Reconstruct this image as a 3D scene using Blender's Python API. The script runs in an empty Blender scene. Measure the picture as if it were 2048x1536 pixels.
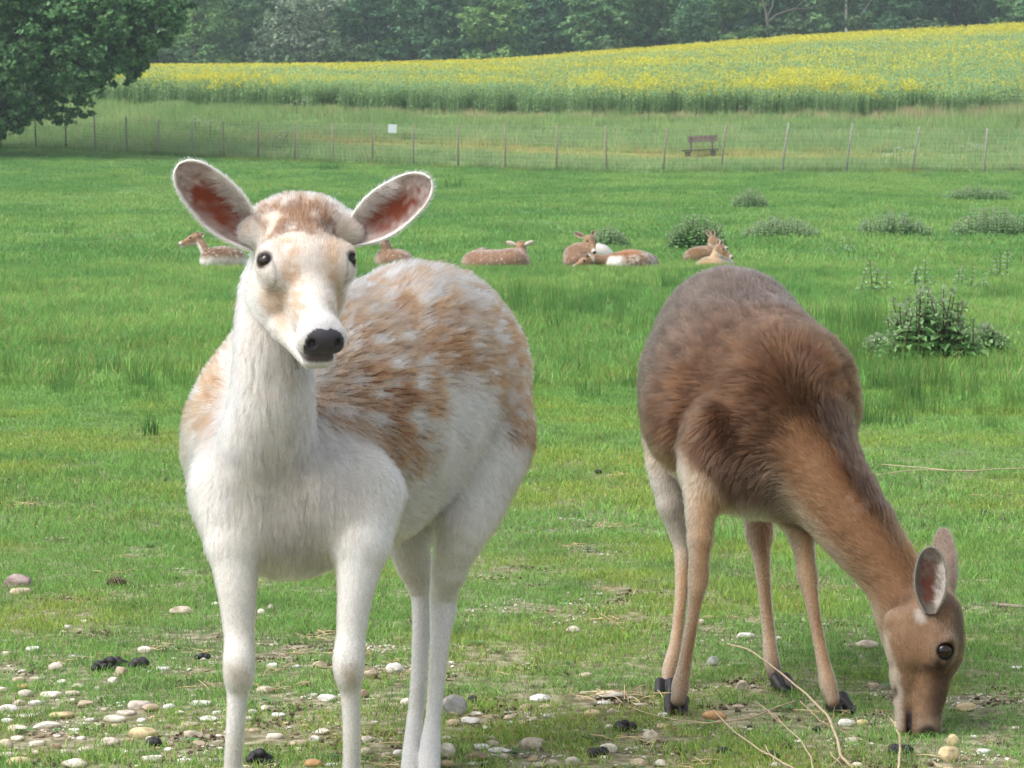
import bpy, math, random
import numpy as np
from mathutils import Vector, Matrix

random.seed(7)
RNG = np.random.default_rng(11)
SC = bpy.context.scene

# ------------------------------------------------------------------ camera
F = 6000.0                      # focal length in pixels of the 2048 px wide photograph
CAM_H = 1.08
PITCH = math.atan(398.0 / F)
cam_data = bpy.data.cameras.new('camera')
cam_data.sensor_width = 36.0
cam_data.lens = 36.0 * F / 2048.0
cam_data.clip_start = 0.05
cam_data.clip_end = 3000.0
cam_data.dof.use_dof = True
cam_data.dof.focus_distance = 5.6
cam_data.dof.aperture_fstop = 40.0
cam = bpy.data.objects.new('camera', cam_data)
cam.location = (0, 0, CAM_H)
cam.rotation_euler = (math.pi / 2 - PITCH, 0, 0)
SC.collection.objects.link(cam)
SC.camera = cam

# ------------------------------------------------------------------ sky, sun, exposure
SUN_DIR = Vector((-0.62, -0.30, 0.95)).normalized()      # towards the sun
sun_el = math.asin(SUN_DIR.z)
sun_az = math.atan2(SUN_DIR.x, SUN_DIR.y)                # clockwise from +Y
world = bpy.data.worlds.new('World')
SC.world = world
world.use_nodes = True
wn = world.node_tree
wn.nodes.clear()
w_out = wn.nodes.new('ShaderNodeOutputWorld')
w_bg = wn.nodes.new('ShaderNodeBackground')
w_sky = wn.nodes.new('ShaderNodeTexSky')
w_sky.sky_type = 'NISHITA'
w_sky.sun_disc = False
w_sky.sun_elevation = sun_el
w_sky.sun_rotation = sun_az
w_sky.air_density = 1.0
w_sky.dust_density = 4.0
w_sky.ozone_density = 1.0
w_bg.inputs['Strength'].default_value = 0.15
w_hs = wn.nodes.new('ShaderNodeHueSaturation')           # thin overcast: the sky is paler than clear blue
w_hs.inputs['Saturation'].default_value = 0.35
wn.links.new(w_sky.outputs['Color'], w_hs.inputs['Color'])
wn.links.new(w_hs.outputs['Color'], w_bg.inputs['Color'])
wn.links.new(w_bg.outputs['Background'], w_out.inputs['Surface'])
sun_data = bpy.data.lights.new('sun', 'SUN')
sun_data.energy = 1.05
sun_data.angle = math.radians(38)
sun_data.color = (1.0, 0.96, 0.90)
sun = bpy.data.objects.new('sun', sun_data)
sun.rotation_euler = SUN_DIR.to_track_quat('Z', 'Y').to_euler()
sun.location = (0, 0, 60)
SC.collection.objects.link(sun)
SC.view_settings.view_transform = 'Standard'
SC.view_settings.look = 'None'
SC.view_settings.exposure = 1.02
SC.view_settings.gamma = 1.0
SC.view_settings.use_curve_mapping = False
SC.cycles.max_bounces = 10
SC.cycles.diffuse_bounces = 4
SC.cycles.transmission_bounces = 6
SC.cycles.transparent_max_bounces = 12
SC.cycles.volume_bounces = 0
SC.cycles.use_denoising = True

# ------------------------------------------------------------------ frame helpers
CP, SP = math.cos(PITCH), math.sin(PITCH)
CAM = np.array([0.0, 0.0, CAM_H])

def ray(px, py):
    """direction (unit depth) of a photograph pixel"""
    a, b = (px - 1024.0) / F, (768.0 - py) / F
    return np.array([a, CP + b * SP, -SP + b * CP])

def P(px, py, d):
    return CAM + ray(px, py) * d

def G(px, py, z=0.0):
    r = ray(px, py)
    return CAM + r * ((z - CAM_H) / r[2])

def unit(v):
    v = np.asarray(v, float)
    return v / (np.linalg.norm(v) + 1e-12)

# ------------------------------------------------------------------ noise (numpy)
def _hash(ix, iy, iz, seed):
    h = (ix.astype(np.int64) * 374761393 + iy.astype(np.int64) * 668265263
         + iz.astype(np.int64) * 2147483647 + seed * 974634777) & 0xFFFFFFFF
    h = ((h ^ (h >> 13)) * 1274126177) & 0xFFFFFFFF
    h = ((h ^ (h >> 16)) * 2246822519) & 0xFFFFFFFF
    return ((h ^ (h >> 15)) & 0xFFFFFF) / float(0xFFFFFF)

def vnoise(p, freq=1.0, seed=0):
    p = np.asarray(p, float) * freq
    if p.shape[-1] == 2:
        p = np.concatenate([p, np.zeros(p.shape[:-1] + (1,))], -1)
    i = np.floor(p)
    f = p - i
    f = f * f * (3 - 2 * f)
    x, y, z = i[..., 0], i[..., 1], i[..., 2]
    out = 0
    for dx in (0, 1):
        wx = f[..., 0] if dx else 1 - f[..., 0]
        for dy in (0, 1):
            wy = f[..., 1] if dy else 1 - f[..., 1]
            for dz in (0, 1):
                wz = f[..., 2] if dz else 1 - f[..., 2]
                out = out + wx * wy * wz * _hash(x + dx, y + dy, z + dz, seed)
    return out

def fbm(p, freq=1.0, seed=0, octv=3):
    a, s, t = 1.0, 0.0, 0.0
    for k in range(octv):
        s = s + a * vnoise(p, freq * 2 ** k, seed + 17 * k)
        t += a
        a *= 0.5
    return s / t

def smooth(a, b, x):
    t = np.clip((x - a) / (b - a), 0, 1)
    return t * t * (3 - 2 * t)

def mix(a, b, t):
    t = np.asarray(t)[..., None]
    return np.asarray(a) * (1 - t) + np.asarray(b) * t

# ------------------------------------------------------------------ object helpers
def tag(o, label=None, category=None, group=None, kind=None):
    if label: o['label'] = label
    if category: o['category'] = category
    if group: o['group'] = group
    if kind: o['kind'] = kind
    return o

def link(name, data, parent=None, loc=None):
    o = bpy.data.objects.new(name, data)
    SC.collection.objects.link(o)
    if loc is not None:
        o.location = loc
    if parent is not None:
        o.parent = parent
    return o

def empty(name, loc, label, category, group=None):
    o = bpy.data.objects.new(name, None)
    o.empty_display_size = 0.1
    SC.collection.objects.link(o)
    o.location = loc
    return tag(o, label, category, group)

def mesh_data(name, V, faces, mat=None, col=None, smooth_shade=True, mats=None, midx=None):
    """faces: (n,3) or (n,4) array, or list of such arrays"""
    me = bpy.data.meshes.new(name)
    V = np.asarray(V, np.float32)
    if not isinstance(faces, list):
        faces = [faces]
    faces = [np.asarray(f, np.int32) for f in faces if len(f)]
    nl = sum(f.size for f in faces)
    nf = sum(len(f) for f in faces)
    me.vertices.add(len(V)); me.loops.add(nl); me.polygons.add(nf)
    me.vertices.foreach_set('co', V.ravel())
    me.loops.foreach_set('vertex_index', np.concatenate([f.ravel() for f in faces]))
    cnt = np.concatenate([np.full(len(f), f.shape[1], np.int32) for f in faces])
    st = np.concatenate([[0], np.cumsum(cnt)[:-1]]).astype(np.int32)
    me.polygons.foreach_set('loop_start', st)
    me.polygons.foreach_set('use_smooth', np.full(nf, bool(smooth_shade)))
    if midx is not None:
        me.polygons.foreach_set('material_index', np.asarray(midx, np.int32))
    if col is not None:
        a = me.attributes.new('tint', 'FLOAT_COLOR', 'POINT')
        c = np.ones((len(V), 4), np.float32); c[:, :3] = col
        a.data.foreach_set('color', c.ravel())
    for m in (mats or ([mat] if mat else [])):
        me.materials.append(m)
    me.update(calc_edges=True)
    return me

def single_out(objs):
    """things whose labels came out alike get told apart by their place among their likes"""
    by = {}
    for o in objs: by.setdefault(o['label'], []).append(o)
    for lab, os_ in by.items():
        if len(os_) < 2: continue
        os_.sort(key=lambda o: o.location.x / max(o.location.y, 1))
        n = len(os_)
        names = {2: ['left one', 'right one'], 3: ['left one', 'middle one', 'right one']}.get(n) or ['leftmost', 'second from left', 'third from left', 'fourth from left', 'fifth from left', 'sixth from left', 'seventh from left'][:n - 1] + ['rightmost']
        for o, s in zip(os_, names): o['label'] = f"{lab}, {s}"

class Acc:
    """collects pieces of geometry for one mesh"""
    def __init__(s): s.V, s.F3, s.F4, s.C, s.n = [], [], [], [], 0
    def add(s, V, Fa, col=(1, 1, 1)):
        V = np.asarray(V, float)
        Fa = np.asarray(Fa)
        s.V.append(V)
        (s.F3 if Fa.shape[1] == 3 else s.F4).append(Fa + s.n)
        c = np.asarray(col, float)
        s.C.append(np.broadcast_to(c, (len(V), 3)) if c.ndim == 1 else c)
        s.n += len(V)
    def data(s, name, mat=None, sm=True):
        fs = []
        if s.F3: fs.append(np.concatenate(s.F3))
        if s.F4: fs.append(np.concatenate(s.F4))
        return mesh_data(name, np.concatenate(s.V), fs, mat, np.concatenate(s.C), sm)

def tube(pts, rad, seg=6, cap=True):
    pts = np.asarray(pts, float); n = len(pts)
    rad = np.broadcast_to(np.asarray(rad, float), (n,))
    T = np.gradient(pts, axis=0)
    T /= np.linalg.norm(T, axis=1)[:, None] + 1e-9
    ref = np.array([0, 0, 1.0]) if abs(T[:, 2]).mean() < .8 else np.array([1.0, 0, 0])
    A = np.cross(T, ref); A /= np.linalg.norm(A, axis=1)[:, None] + 1e-9
    B = np.cross(T, A)
    th = np.arange(seg) / seg * 2 * np.pi
    V = pts[:, None] + rad[:, None, None] * (np.cos(th)[None, :, None] * A[:, None] + np.sin(th)[None, :, None] * B[:, None])
    V = V.reshape(-1, 3)
    i = np.arange(n - 1)[:, None] * seg; j = np.arange(seg)[None]
    Fq = np.stack([i + j, i + (j + 1) % seg, i + seg + (j + 1) % seg, i + seg + j], -1).reshape(-1, 4)
    if cap:
        V = np.concatenate([V, pts[:1], pts[-1:]])
        c0, c1 = n * seg, n * seg + 1
        j = np.arange(seg)
        z = np.stack([np.full(seg, c0), (j + 1) % seg, j, np.full(seg, c0)], -1)
        Fc = np.concatenate([np.stack([np.full(seg, c0), (j + 1) % seg, j], -1),
                             np.stack([np.full(seg, c1), (n - 1) * seg + j, (n - 1) * seg + (j + 1) % seg], -1)])
        # quads as two triangles to keep one array
        Fq = np.concatenate([Fq[:, [0, 1, 2]], Fq[:, [0, 2, 3]], Fc])
    return V, Fq

def box(c, size, R=None):
    s = np.array([[x, y, z] for x in (-.5, .5) for y in (-.5, .5) for z in (-.5, .5)]) * np.asarray(size)
    if R is not None: s = s @ np.asarray(R).T
    V = s + np.asarray(c)
    Fq = np.array([[0, 1, 3, 2], [4, 6, 7, 5], [0, 4, 5, 1], [2, 3, 7, 6], [0, 2, 6, 4], [1, 5, 7, 3]])
    return V, Fq

# ------------------------------------------------------------------ materials
def new_mat(name):
    m = bpy.data.materials.new(name)
    m.use_nodes = True
    nt = m.node_tree
    b = nt.nodes['Principled BSDF']
    return m, nt, b

def attr(nt, name, kind='GEOMETRY'):
    a = nt.nodes.new('ShaderNodeAttribute')
    a.attribute_name = name
    a.attribute_type = kind
    return a

def noise_mult(nt, src, scale, lo, hi, detail=4, coord=None, rough=0.6, stretch=None):
    """multiply a colour socket by a noise value mapped to lo..hi"""
    tc = nt.nodes.new('ShaderNodeNewGeometry')
    n = nt.nodes.new('ShaderNodeTexNoise')
    n.inputs['Scale'].default_value = scale
    n.inputs['Detail'].default_value = detail
    n.inputs['Roughness'].default_value = rough
    out = tc.outputs['Position']
    if stretch:
        mp = nt.nodes.new('ShaderNodeMapping')
        mp.inputs['Scale'].default_value = stretch
        nt.links.new(out, mp.inputs['Vector'])
        out = mp.outputs['Vector']
    nt.links.new(out, n.inputs['Vector'])
    mr = nt.nodes.new('ShaderNodeMapRange')
    mr.inputs['From Min'].default_value = 0.3
    mr.inputs['From Max'].default_value = 0.7
    mr.inputs['To Min'].default_value = lo
    mr.inputs['To Max'].default_value = hi
    nt.links.new(n.outputs['Fac'], mr.inputs['Value'])
    mx = nt.nodes.new('ShaderNodeVectorMath')
    mx.operation = 'SCALE'
    nt.links.new(src, mx.inputs[0])
    nt.links.new(mr.outputs['Result'], mx.inputs['Scale'])
    return mx.outputs['Vector'], n

def bump(nt, b, noise_node, strength, dist):
    bp = nt.nodes.new('ShaderNodeBump')
    bp.inputs['Strength'].default_value = strength
    bp.inputs['Distance'].default_value = dist
    nt.links.new(noise_node.outputs['Fac'], bp.inputs['Height'])
    nt.links.new(bp.outputs['Normal'], b.inputs['Normal'])

def tinted(name, rough=0.8, spec=0.3, scale=40, lo=0.8, hi=1.2, bmp=0.0, bdist=0.002, detail=4, stretch=None, const=None):
    m, nt, b = new_mat(name)
    if const is None:
        src = attr(nt, 'tint').outputs['Color']
    else:
        rgb = nt.nodes.new('ShaderNodeRGB'); rgb.outputs[0].default_value = (*const, 1); src = rgb.outputs[0]
    o, n = noise_mult(nt, src, scale, lo, hi, detail, stretch=stretch)
    nt.links.new(o, b.inputs['Base Color'])
    b.inputs['Roughness'].default_value = rough
    b.inputs['Specular IOR Level'].default_value = spec
    if bmp: bump(nt, b, n, bmp, bdist)
    return m

def leaf_mat(name, trans=0.35, rough=0.55, spec=0.25, inst=True, scale=None):
    """leaf / blade: per-blade colour (tint) times per-instance colour (itint)"""
    m = bpy.data.materials.new(name); m.use_nodes = True
    nt = m.node_tree; nt.nodes.clear()
    out = nt.nodes.new('ShaderNodeOutputMaterial')
    a = attr(nt, 'tint')
    src = a.outputs['Color']
    if inst:
        a2 = attr(nt, 'itint', 'INSTANCER')
        mul = nt.nodes.new('ShaderNodeVectorMath'); mul.operation = 'MULTIPLY'
        nt.links.new(src, mul.inputs[0]); nt.links.new(a2.outputs['Color'], mul.inputs[1])
        src = mul.outputs['Vector']
    if scale:
        src, _ = noise_mult(nt, src, scale, 0.75, 1.25, 3)
    b = nt.nodes.new('ShaderNodeBsdfPrincipled')
    b.inputs['Roughness'].default_value = rough
    b.inputs['Specular IOR Level'].default_value = spec
    t = nt.nodes.new('ShaderNodeBsdfTranslucent')
    mx = nt.nodes.new('ShaderNodeMixShader'); mx.inputs[0].default_value = trans
    nt.links.new(src, b.inputs['Base Color']); nt.links.new(src, t.inputs['Color'])
    nt.links.new(b.outputs[0], mx.inputs[1]); nt.links.new(t.outputs[0], mx.inputs[2])
    nt.links.new(mx.outputs[0], out.inputs['Surface'])
    return m

# ------------------------------------------------------------------ instancing of uncountable stuff
def scatter(name, pts, sources, label, rot=None, scl=None, idx=None, itint=None, kind='stuff', parent=None):
    n = len(pts)
    me = bpy.data.meshes.new(name)
    me.vertices.add(n)
    me.vertices.foreach_set('co', np.asarray(pts, np.float32).ravel())
    rot = np.zeros((n, 3)) if rot is None else rot
    scl = np.ones((n, 3)) if scl is None else np.asarray(scl)
    if scl.ndim == 1: scl = np.repeat(scl[:, None], 3, 1)
    idx = RNG.integers(0, len(sources), n) if idx is None else idx
    me.attributes.new('rot', 'FLOAT_VECTOR', 'POINT').data.foreach_set('vector', np.asarray(rot, np.float32).ravel())
    me.attributes.new('scl', 'FLOAT_VECTOR', 'POINT').data.foreach_set('vector', np.asarray(scl, np.float32).ravel())
    me.attributes.new('pick', 'INT', 'POINT').data.foreach_set('value', np.asarray(idx, np.int32))
    c = np.ones((n, 4), np.float32)
    if itint is not None: c[:, :3] = itint
    me.attributes.new('itint', 'FLOAT_COLOR', 'POINT').data.foreach_set('color', c.ravel())
    ng = bpy.data.node_groups.new(name + '_nodes', 'GeometryNodeTree')
    ng.interface.new_socket('Geometry', in_out='INPUT', socket_type='NodeSocketGeometry')
    ng.interface.new_socket('Geometry', in_out='OUTPUT', socket_type='NodeSocketGeometry')
    gi = ng.nodes.new('NodeGroupInput'); go = ng.nodes.new('NodeGroupOutput')
    iop = ng.nodes.new('GeometryNodeInstanceOnPoints')
    jn = ng.nodes.new('GeometryNodeJoinGeometry')
    for k, s in enumerate(sources[::-1]):
        oi = ng.nodes.new('GeometryNodeObjectInfo')
        oi.inputs['Object'].default_value = s
        oi.inputs['As Instance'].default_value = True
        ng.links.new(oi.outputs['Geometry'], jn.inputs[0])
    def na(nm, t):
        a = ng.nodes.new('GeometryNodeInputNamedAttribute'); a.data_type = t
        a.inputs['Name'].default_value = nm
        return a.outputs['Attribute']
    ng.links.new(gi.outputs[0], iop.inputs['Points'])
    ng.links.new(jn.outputs[0], iop.inputs['Instance'])
    iop.inputs['Pick Instance'].default_value = True
    ng.links.new(na('pick', 'INT'), iop.inputs['Instance Index'])
    e2r = ng.nodes.new('FunctionNodeEulerToRotation')
    ng.links.new(na('rot', 'FLOAT_VECTOR'), e2r.inputs[0])
    ng.links.new(e2r.outputs[0], iop.inputs['Rotation'])
    ng.links.new(na('scl', 'FLOAT_VECTOR'), iop.inputs['Scale'])
    ng.links.new(iop.outputs[0], go.inputs[0])
    o = link(name, me, parent)
    md = o.modifiers.new('scatter', 'NODES'); md.node_group = ng
    return tag(o, label, None, None, kind)

def source(name, me):
    """a piece of stuff for scatter(); never linked to the scene itself"""
    return bpy.data.objects.new(name, me)

# ------------------------------------------------------------------ terrain
L_DL = np.array([0, 37, 55, 80, 100, 118, 126, 134, 232, 300, 500.])
L_YL = np.array([0, 545, 468, 388, 336, 296, 250, 207, 172, 172, 200.])
L_DR = np.array([0, 37, 52, 70, 88, 104, 113, 122, 232, 300, 500.])
L_YR = np.array([0, 545, 478, 414, 373, 345, 292, 237, 0, 0, 0.])

def pxof(x, y):
    return 1024 + F * x / np.maximum(y, 37.0)

def rfac(px):
    return np.clip((px - 150) / 1050.0, 0, 1) ** 0.7

def landmark(x, y):
    """(q, r): q runs 1..10 through the landmarks above, 5 is the fence line and 7 the edge of the crop"""
    r = rfac(pxof(x, y))
    q = np.zeros_like(y)
    for k in range(len(L_DL) - 1):
        a = L_DL[k] * (1 - r) + L_DR[k] * r
        b = L_DL[k + 1] * (1 - r) + L_DR[k + 1] * r
        q = np.where((y >= a), k + np.clip((y - a) / (b - a), 0, 1), q)
    return q, r

def crest_py(px):
    c = np.interp(px, [-600, 0, 400, 700, 1000, 1300, 1600, 2048, 2700], [150, 142, 140, 137, 128, 104, 80, 55, 30])
    return c

def height(x, y):
    x = np.asarray(x, float); y = np.asarray(y, float)
    q, r = landmark(x, y)
    px = np.clip(pxof(x, y), -900, 3000)
    ks = np.arange(len(L_DL))
    cy = crest_py(px) + 32
    def prof(tab, last):
        t = tab.copy()
        py = np.interp(q, ks[:8], t[:8])
        # crop field to crest: rise in height rather than in angle
        return py
    pyl, pyr = prof(L_YL, 0), prof(L_YR, 0)
    py = pyl * (1 - r) + pyr * r
    z = CAM_H - (py - 370) / F * y
    ye = L_DL[7] * (1 - r) + L_DR[7] * r
    pe = (L_YL[7] * (1 - r) + L_YR[7] * r)
    ze = CAM_H - (pe - 370) / F * ye
    zc = CAM_H - (cy - 370) / F * 232.0
    t = (y - ye) / (232.0 - ye)
    bulge = np.sin(np.clip(t, 0, 1) * np.pi) * 0.05 * (zc - ze)
    zf = ze + (zc - ze) * t + bulge
    zb = zc + 1.2 * (1 - np.exp(-(y - 232) / 18.0)) - np.maximum(y - 262, 0) * 0.02
    z = np.where(y > 232, zb, np.where(q >= 7, zf, z))
    z0 = np.where(y < 37, 0.0, z)
    # near lawn undulation, zero near the deers' feet
    return z0

def hgt(x, y): return float(height(np.array([x]), np.array([y]))[0])

def ground_col(x, y):
    """colour of grass and bare ground at a place (pigment), also used for the blades"""
    p = np.stack([x, y], -1)
    q, r = landmark(x, y)
    n1 = fbm(p, 0.35, 3); n2 = fbm(p, 1.7, 5); n3 = fbm(p, 5.0, 9)
    base = mix([.120, .245, .065], [.170, .315, .090], n1)
    base = mix(base, [.235, .300, .060], smooth(.48, .78, n2) * smooth(34, 9, y) * .62)
    base = mix(base, [.085, .180, .060], smooth(.55, .75, n3) * .5)
    base = mix(base, mix([.110, .255, .075], [.185, .330, .100], smooth(.3, .7, fbm(p * np.array([1, .35]), .8, 15))), smooth(14, 30, y) * .8)
    return base
# ================================================================== animal bodies: distance field -> one continuous skin
class Field:
    def __init__(s, lo, hi, h):
        s.lo = np.array(lo, float); s.h = h
        s.n = np.ceil((np.array(hi) - s.lo) / h).astype(int) + 1
        s.F = np.full(s.n, 1.0, np.float32)
        s.prims = []
    def _box(s, lo, hi):
        a = np.clip(np.floor((lo - s.lo) / s.h).astype(int), 0, s.n)
        b = np.clip(np.ceil((hi - s.lo) / s.h).astype(int) + 1, 0, s.n)
        sl = tuple(slice(i, j) for i, j in zip(a, b))
        g = [s.lo[k] + s.h * np.arange(a[k], b[k]) for k in range(3)]
        return sl, g[0][:, None, None], g[1][None, :, None], g[2][None, None, :]
    def _merge(s, sl, d, k, sub=False):
        A = s.F[sl]
        if sub:
            d = -d
            hh = np.clip(k - np.abs(A - d), 0, None) / k
            s.F[sl] = np.maximum(A, d) + hh * hh * k * .25
        else:
            hh = np.clip(k - np.abs(A - d), 0, None) / k
            s.F[sl] = np.minimum(A, d) - hh * hh * k * .25
    def cone(s, a, b, ra, rb, k=.02, tg=None, sub=False):
        a = np.array(a, float); b = np.array(b, float)
        pad = max(ra, rb) + k + 3 * s.h
        sl, X, Y, Z = s._box(np.minimum(a, b) - pad, np.maximum(a, b) + pad)
        ab = b - a; L = max((ab ** 2).sum(), 1e-9)
        t = np.clip(((X - a[0]) * ab[0] + (Y - a[1]) * ab[1] + (Z - a[2]) * ab[2]) / L, 0, 1)
        d = np.sqrt((X - a[0] - t * ab[0]) ** 2 + (Y - a[1] - t * ab[1]) ** 2 + (Z - a[2] - t * ab[2]) ** 2) - (ra + t * (rb - ra))
        s._merge(sl, d.astype(np.float32), k, sub)
        if tg is not None: s.prims.append(('c', a, b, ra, rb, tg))
    def ell(s, c, r, R=None, k=.04, tg=None, sub=False):
        c = np.array(c, float); r = np.array(r, float)
        R = np.eye(3) if R is None else np.array(R, float)      # columns are the axes
        ext = np.sqrt(((R * r) ** 2).sum(1)) + k + 3 * s.h
        sl, X, Y, Z = s._box(c - ext, c + ext)
        k0 = 0; k1 = 0
        for i in range(3):
            q = (X - c[0]) * R[0, i] + (Y - c[1]) * R[1, i] + (Z - c[2]) * R[2, i]
            k0 = k0 + (q / r[i]) ** 2; k1 = k1 + (q / r[i] ** 2) ** 2
        k0 = np.sqrt(k0); k1 = np.sqrt(k1) + 1e-9
        d = k0 * (k0 - 1) / k1
        s._merge(sl, d.astype(np.float32), k, sub)
        if tg is not None: s.prims.append(('e', c, r, R, 0, tg))
    def chain(s, pts, k=.02, tg=None):
        """pts: (px, py, depth, radius in photograph pixels); a smooth tapering limb merged in one go"""
        W = np.array([P(p[0], p[1], p[2]) for p in pts])
        R = np.array([p[3] * p[2] / F for p in pts])
        n = len(W)
        A = np.concatenate([[2 * W[0] - W[1]], W, [2 * W[-1] - W[-2]]])
        r_ = np.concatenate([[2 * R[0] - R[1]], R, [2 * R[-1] - R[-2]]])
        PW, PR = [], []
        for i in range(n - 1):
            for t in (0, .25, .5, .75):
                c = [-.5 * t + t * t - .5 * t ** 3, 1 - 2.5 * t * t + 1.5 * t ** 3, .5 * t + 2 * t * t - 1.5 * t ** 3, -.5 * t * t + .5 * t ** 3]
                PW.append(sum(c[j] * A[i + j] for j in range(4))); PR.append(sum(c[j] * r_[i + j] for j in range(4)))
        PW.append(W[-1]); PR.append(R[-1]); PW = np.array(PW); PR = np.array(PR)
        pad = PR.max() + k + 3 * s.h
        sl, X, Y, Z = s._box(PW.min(0) - pad, PW.max(0) + pad)
        D = None
        for i in range(len(PW) - 1):
            a, b = PW[i], PW[i + 1]; ab = b - a; L = max((ab ** 2).sum(), 1e-9)
            t = np.clip(((X - a[0]) * ab[0] + (Y - a[1]) * ab[1] + (Z - a[2]) * ab[2]) / L, 0, 1)
            d = np.sqrt((X - a[0] - t * ab[0]) ** 2 + (Y - a[1] - t * ab[1]) ** 2 + (Z - a[2] - t * ab[2]) ** 2) - (PR[i] + t * (PR[i + 1] - PR[i]))
            D = d if D is None else np.minimum(D, d)
        s._merge(sl, D.astype(np.float32), k)
        for i in range(n - 1):
            s.prims.append(('c', W[i], W[i + 1], R[i], R[i + 1], tg))

def surface_nets(Fd, lo, h):
    nx, ny, nz = Fd.shape
    S = Fd < 0
    c = S[:-1, :-1, :-1].astype(np.int8)
    cnt = np.zeros((nx - 1, ny - 1, nz - 1), np.int8)
    for dx in (0, 1):
        for dy in (0, 1):
            for dz in (0, 1):
                cnt += S[dx:nx - 1 + dx, dy:ny - 1 + dy, dz:nz - 1 + dz]
    act = np.argwhere((cnt > 0) & (cnt < 8))
    idm = np.full(cnt.shape, -1, np.int32)
    idm[tuple(act.T)] = np.arange(len(act))
    off = np.array([[x, y, z] for x in (0, 1) for y in (0, 1) for z in (0, 1)])
    vals = np.stack([Fd[act[:, 0] + o[0], act[:, 1] + o[1], act[:, 2] + o[2]] for o in off], 1)
    acc = np.zeros((len(act), 3)); n = np.zeros(len(act))
    for i in range(8):
        for j in range(i + 1, 8):
            if np.abs(off[i] - off[j]).sum() != 1: continue
            a, b = vals[:, i], vals[:, j]
            m = (a < 0) != (b < 0)
            t = np.where(m, a / np.where(m, a - b, 1), 0)
            acc += np.where(m[:, None], off[i] + t[:, None] * (off[j] - off[i]), 0)
            n += m
    V = np.asarray(lo) + h * (act + acc / n[:, None])
    quads = []
    for ax in range(3):
        sl0 = [slice(None)] * 3; sl1 = [slice(None)] * 3
        sl0[ax] = slice(0, -1); sl1[ax] = slice(1, None)
        A, B = S[tuple(sl0)], S[tuple(sl1)]
        e = np.argwhere(A != B)
        u, v = (ax + 1) % 3, (ax + 2) % 3
        ok = (e[:, u] > 0) & (e[:, v] > 0) & (e[:, u] < Fd.shape[u] - 1) & (e[:, v] < Fd.shape[v] - 1)
        e = e[ok]
        def cid(du, dv):
            q = e.copy(); q[:, u] -= du; q[:, v] -= dv
            return idm[tuple(q.T)]
        Q = np.stack([cid(1, 1), cid(0, 1), cid(0, 0), cid(1, 0)], 1)
        flip = ~A[tuple(e.T)]
        Q[flip] = Q[flip][:, ::-1]
        quads.append(Q)
    Q = np.concatenate(quads)
    Q = Q[(Q >= 0).all(1)]
    return V, Q

def vnormals(V, Q):
    n = np.cross(V[Q[:, 2]] - V[Q[:, 0]], V[Q[:, 3]] - V[Q[:, 1]])
    N = np.zeros_like(V)
    for k in range(4): np.add.at(N, Q[:, k], n)
    return N / (np.linalg.norm(N, axis=1)[:, None] + 1e-12)

def laplace(V, Q, it=2, lam=.5):
    E = np.concatenate([Q[:, [0, 1]], Q[:, [1, 2]], Q[:, [2, 3]], Q[:, [3, 0]]])
    E = np.concatenate([E, E[:, ::-1]])
    deg = np.bincount(E[:, 0], minlength=len(V))[:, None] + 1e-9
    for i in range(it):
        for l in (lam, -lam * 1.04):
            M = np.stack([np.bincount(E[:, 0], V[E[:, 1], k], minlength=len(V)) for k in range(3)], 1) / deg
            V = V + l * (M - V)
    return V

def prim_dist(pr, X):
    if pr[0] == 'c':
        _, a, b, ra, rb, tg = pr
        ab = b - a
        t = np.clip(((X - a) @ ab) / max(ab @ ab, 1e-9), 0, 1)
        return np.linalg.norm(X - a - t[:, None] * ab, axis=1) - (ra + t * (rb - ra))
    _, c, r, R, _, tg = pr
    q = (X - c) @ R
    k0 = np.sqrt(((q / r) ** 2).sum(1)); k1 = np.sqrt(((q / r ** 2) ** 2).sum(1)) + 1e-9
    return k0 * (k0 - 1) / k1

def region_weights(f, V, sigma=.018):
    """per-vertex share of every tag, plus blended hair direction"""
    W = {}; flow = np.zeros_like(V); tot = np.zeros(len(V))
    for pr in f.prims:
        tg = pr[5]
        w = np.exp(-np.clip(prim_dist(pr, V), 0, None) / sigma) + 1e-12
        W[tg[0]] = W.get(tg[0], 0) + w
        flow += w[:, None] * np.asarray(tg[1]); tot += w
    for k in W: W[k] = W[k] / tot
    return W, flow / tot[:, None]

# ------------------------------------------------------------------ fur
def fur_material(name, rough=0.35, radial=0.45, gain=1.0):
    m = bpy.data.materials.new(name); m.use_nodes = True
    nt = m.node_tree; nt.nodes.clear()
    out = nt.nodes.new('ShaderNodeOutputMaterial')
    a = attr(nt, 'tint')
    h = nt.nodes.new('ShaderNodeBsdfHairPrincipled')
    h.parametrization = 'COLOR'
    h.inputs['Roughness'].default_value = rough
    h.inputs['Radial Roughness'].default_value = radial
    h.inputs['Coat'].default_value = 0.0
    h.inputs['IOR'].default_value = 1.30
    h.inputs['Random Roughness'].default_value = 0.2
    nt.links.new(a.outputs['Color'], h.inputs['Color'])
    nt.links.new(h.outputs[0], out.inputs['Surface'])
    return m

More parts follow.
